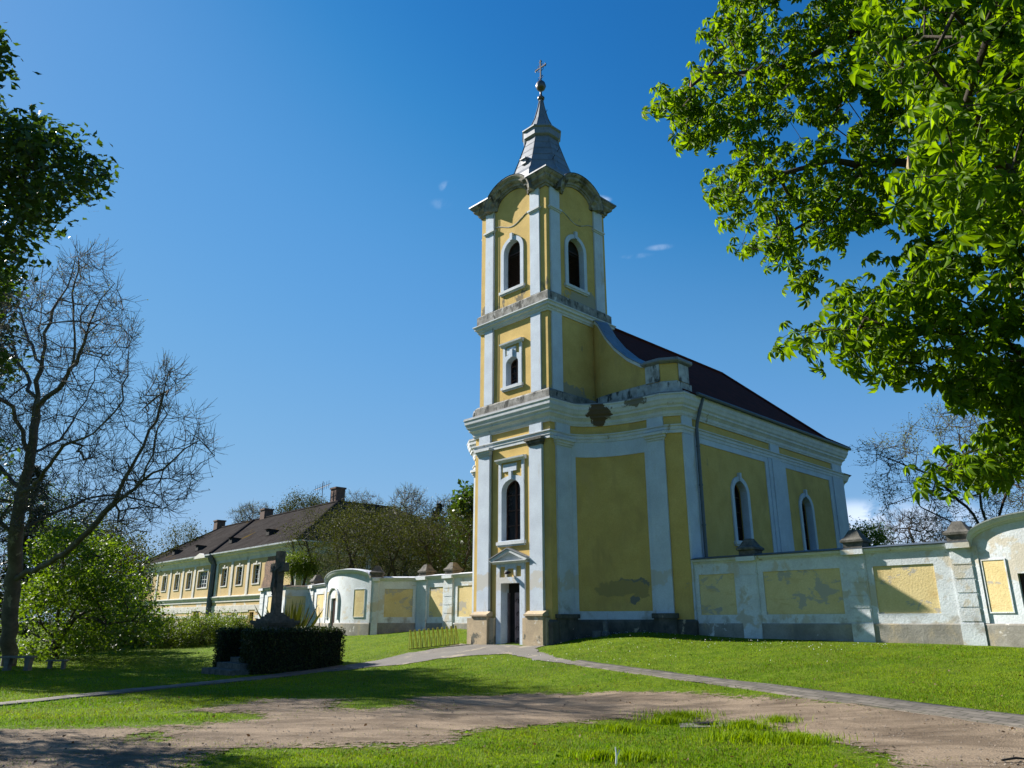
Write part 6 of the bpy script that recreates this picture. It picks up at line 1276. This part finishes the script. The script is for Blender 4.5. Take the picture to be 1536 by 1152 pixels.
# taller tufts near the slab and the stake
tc_ = [(G(1020, 1078), .9, 1200), (G(1000, 1085), .5, 500), (G(1120, 1092), .7, 900), (G(1190, 1112), .8, 1400), (G(1110, 1110), .7, 1000), (G(930, 1098), .5, 600), (G(960, 1140), .5, 700), (G(900, 1140), .45, 600), (G(1170, 1085), .5, 500)]
Xs, Ys = [], []
for (cx, cy), r_, k in tc_: a = RNG.uniform(0, 6.28, k); q_ = RNG.normal(0, r_ * .45, k); Xs.append(cx + np.cos(a) * q_); Ys.append(cy + np.sin(a) * q_ * .7)
X = np.concatenate(Xs); Y = np.concatenate(Ys); n = len(X); hh = RNG.uniform(.05, .15, n); a = RNG.uniform(0, 6.28, n); P = np.stack([X, Y, gh(X, Y)], 1)
dx = np.stack([np.cos(a), np.sin(a), a * 0], 1); pp = np.stack([-np.sin(a), np.cos(a), a * 0], 1); up = np.array((0, 0, 1.0)); ww = .012
V = np.stack([P - pp * ww / 2, P + pp * ww / 2, P + up * (hh * .6)[:, None] + dx * (hh * .15)[:, None] + pp * ww * .35, P + up * (hh * .6)[:, None] + dx * (hh * .15)[:, None] - pp * ww * .35, P + up * (hh * .95)[:, None] + dx * (hh * .5)[:, None]], 1).reshape(-1, 3)
f = np.array([0, 1, 2, 3, 3, 2, 4]); o = link('tall_grass', mesh_np('tall_grass', V, (f[None] + (np.arange(n) * 5)[:, None]).ravel(), np.tile([4, 3], n)), M['grassblade']); tag(o, 'taller dark green tufts of grass around the concrete slab', 'grass', kind='stuff')
n = 5200; r_ = np.random.default_rng(21); X, Y, _ = place_grass(n * 2, 2, (8.6, 24), 33); kb, kd = blocked(X, Y); k = ~kb & (kd < .5) & (fbm(X * 1.5, Y * 1.5, 61, 3) > .5); X, Y = X[k], Y[k]; n = len(X)
P = np.stack([X, Y, gh(X, Y) + .022], 1); A, B_, C_ = frames(n, r_, (0, 0, 1), .35); o = scatter('clover', [(0, 0, 0), (.5, .45, .05), (1, 0, 0), (.5, -.45, .05)], [(0, 3, 2, 1)], P, A, B_, C_, M['grassdeep'], None, r_.uniform(.025, .06, n)); tag(o, 'flat clover and weed leaves between the grass', 'weeds', kind='stuff')
# daisies along the foot of the walls
n = 260; lx = np.concatenate([RNG.uniform(.2, 11, 160), RNG.uniform(-1, 6, 100)]); ly = np.concatenate([1.9 - RNG.exponential(.7, 160), RNG.uniform(-3, 1.5, 100)]); XY = np.array([wor(a, b_) for a, b_ in zip(lx, ly)]); P = np.stack([XY[:, 0], XY[:, 1], gh(XY[:, 0], XY[:, 1]) + .07], 1)
X, Y, Z = frames(len(P), rng, (0, -.3, 1), .3); o = scatter('daisies', [(math.cos(t) , math.sin(t), 0) for t in np.linspace(0, 6.28, 7)[:-1]], [tuple(range(6))], P, X, Y, Z, M['daisy'], None, RNG.uniform(.009, .014, len(P))); tag(o, 'tiny white daisies scattered over the mound below the walls', 'flowers', kind='stuff')
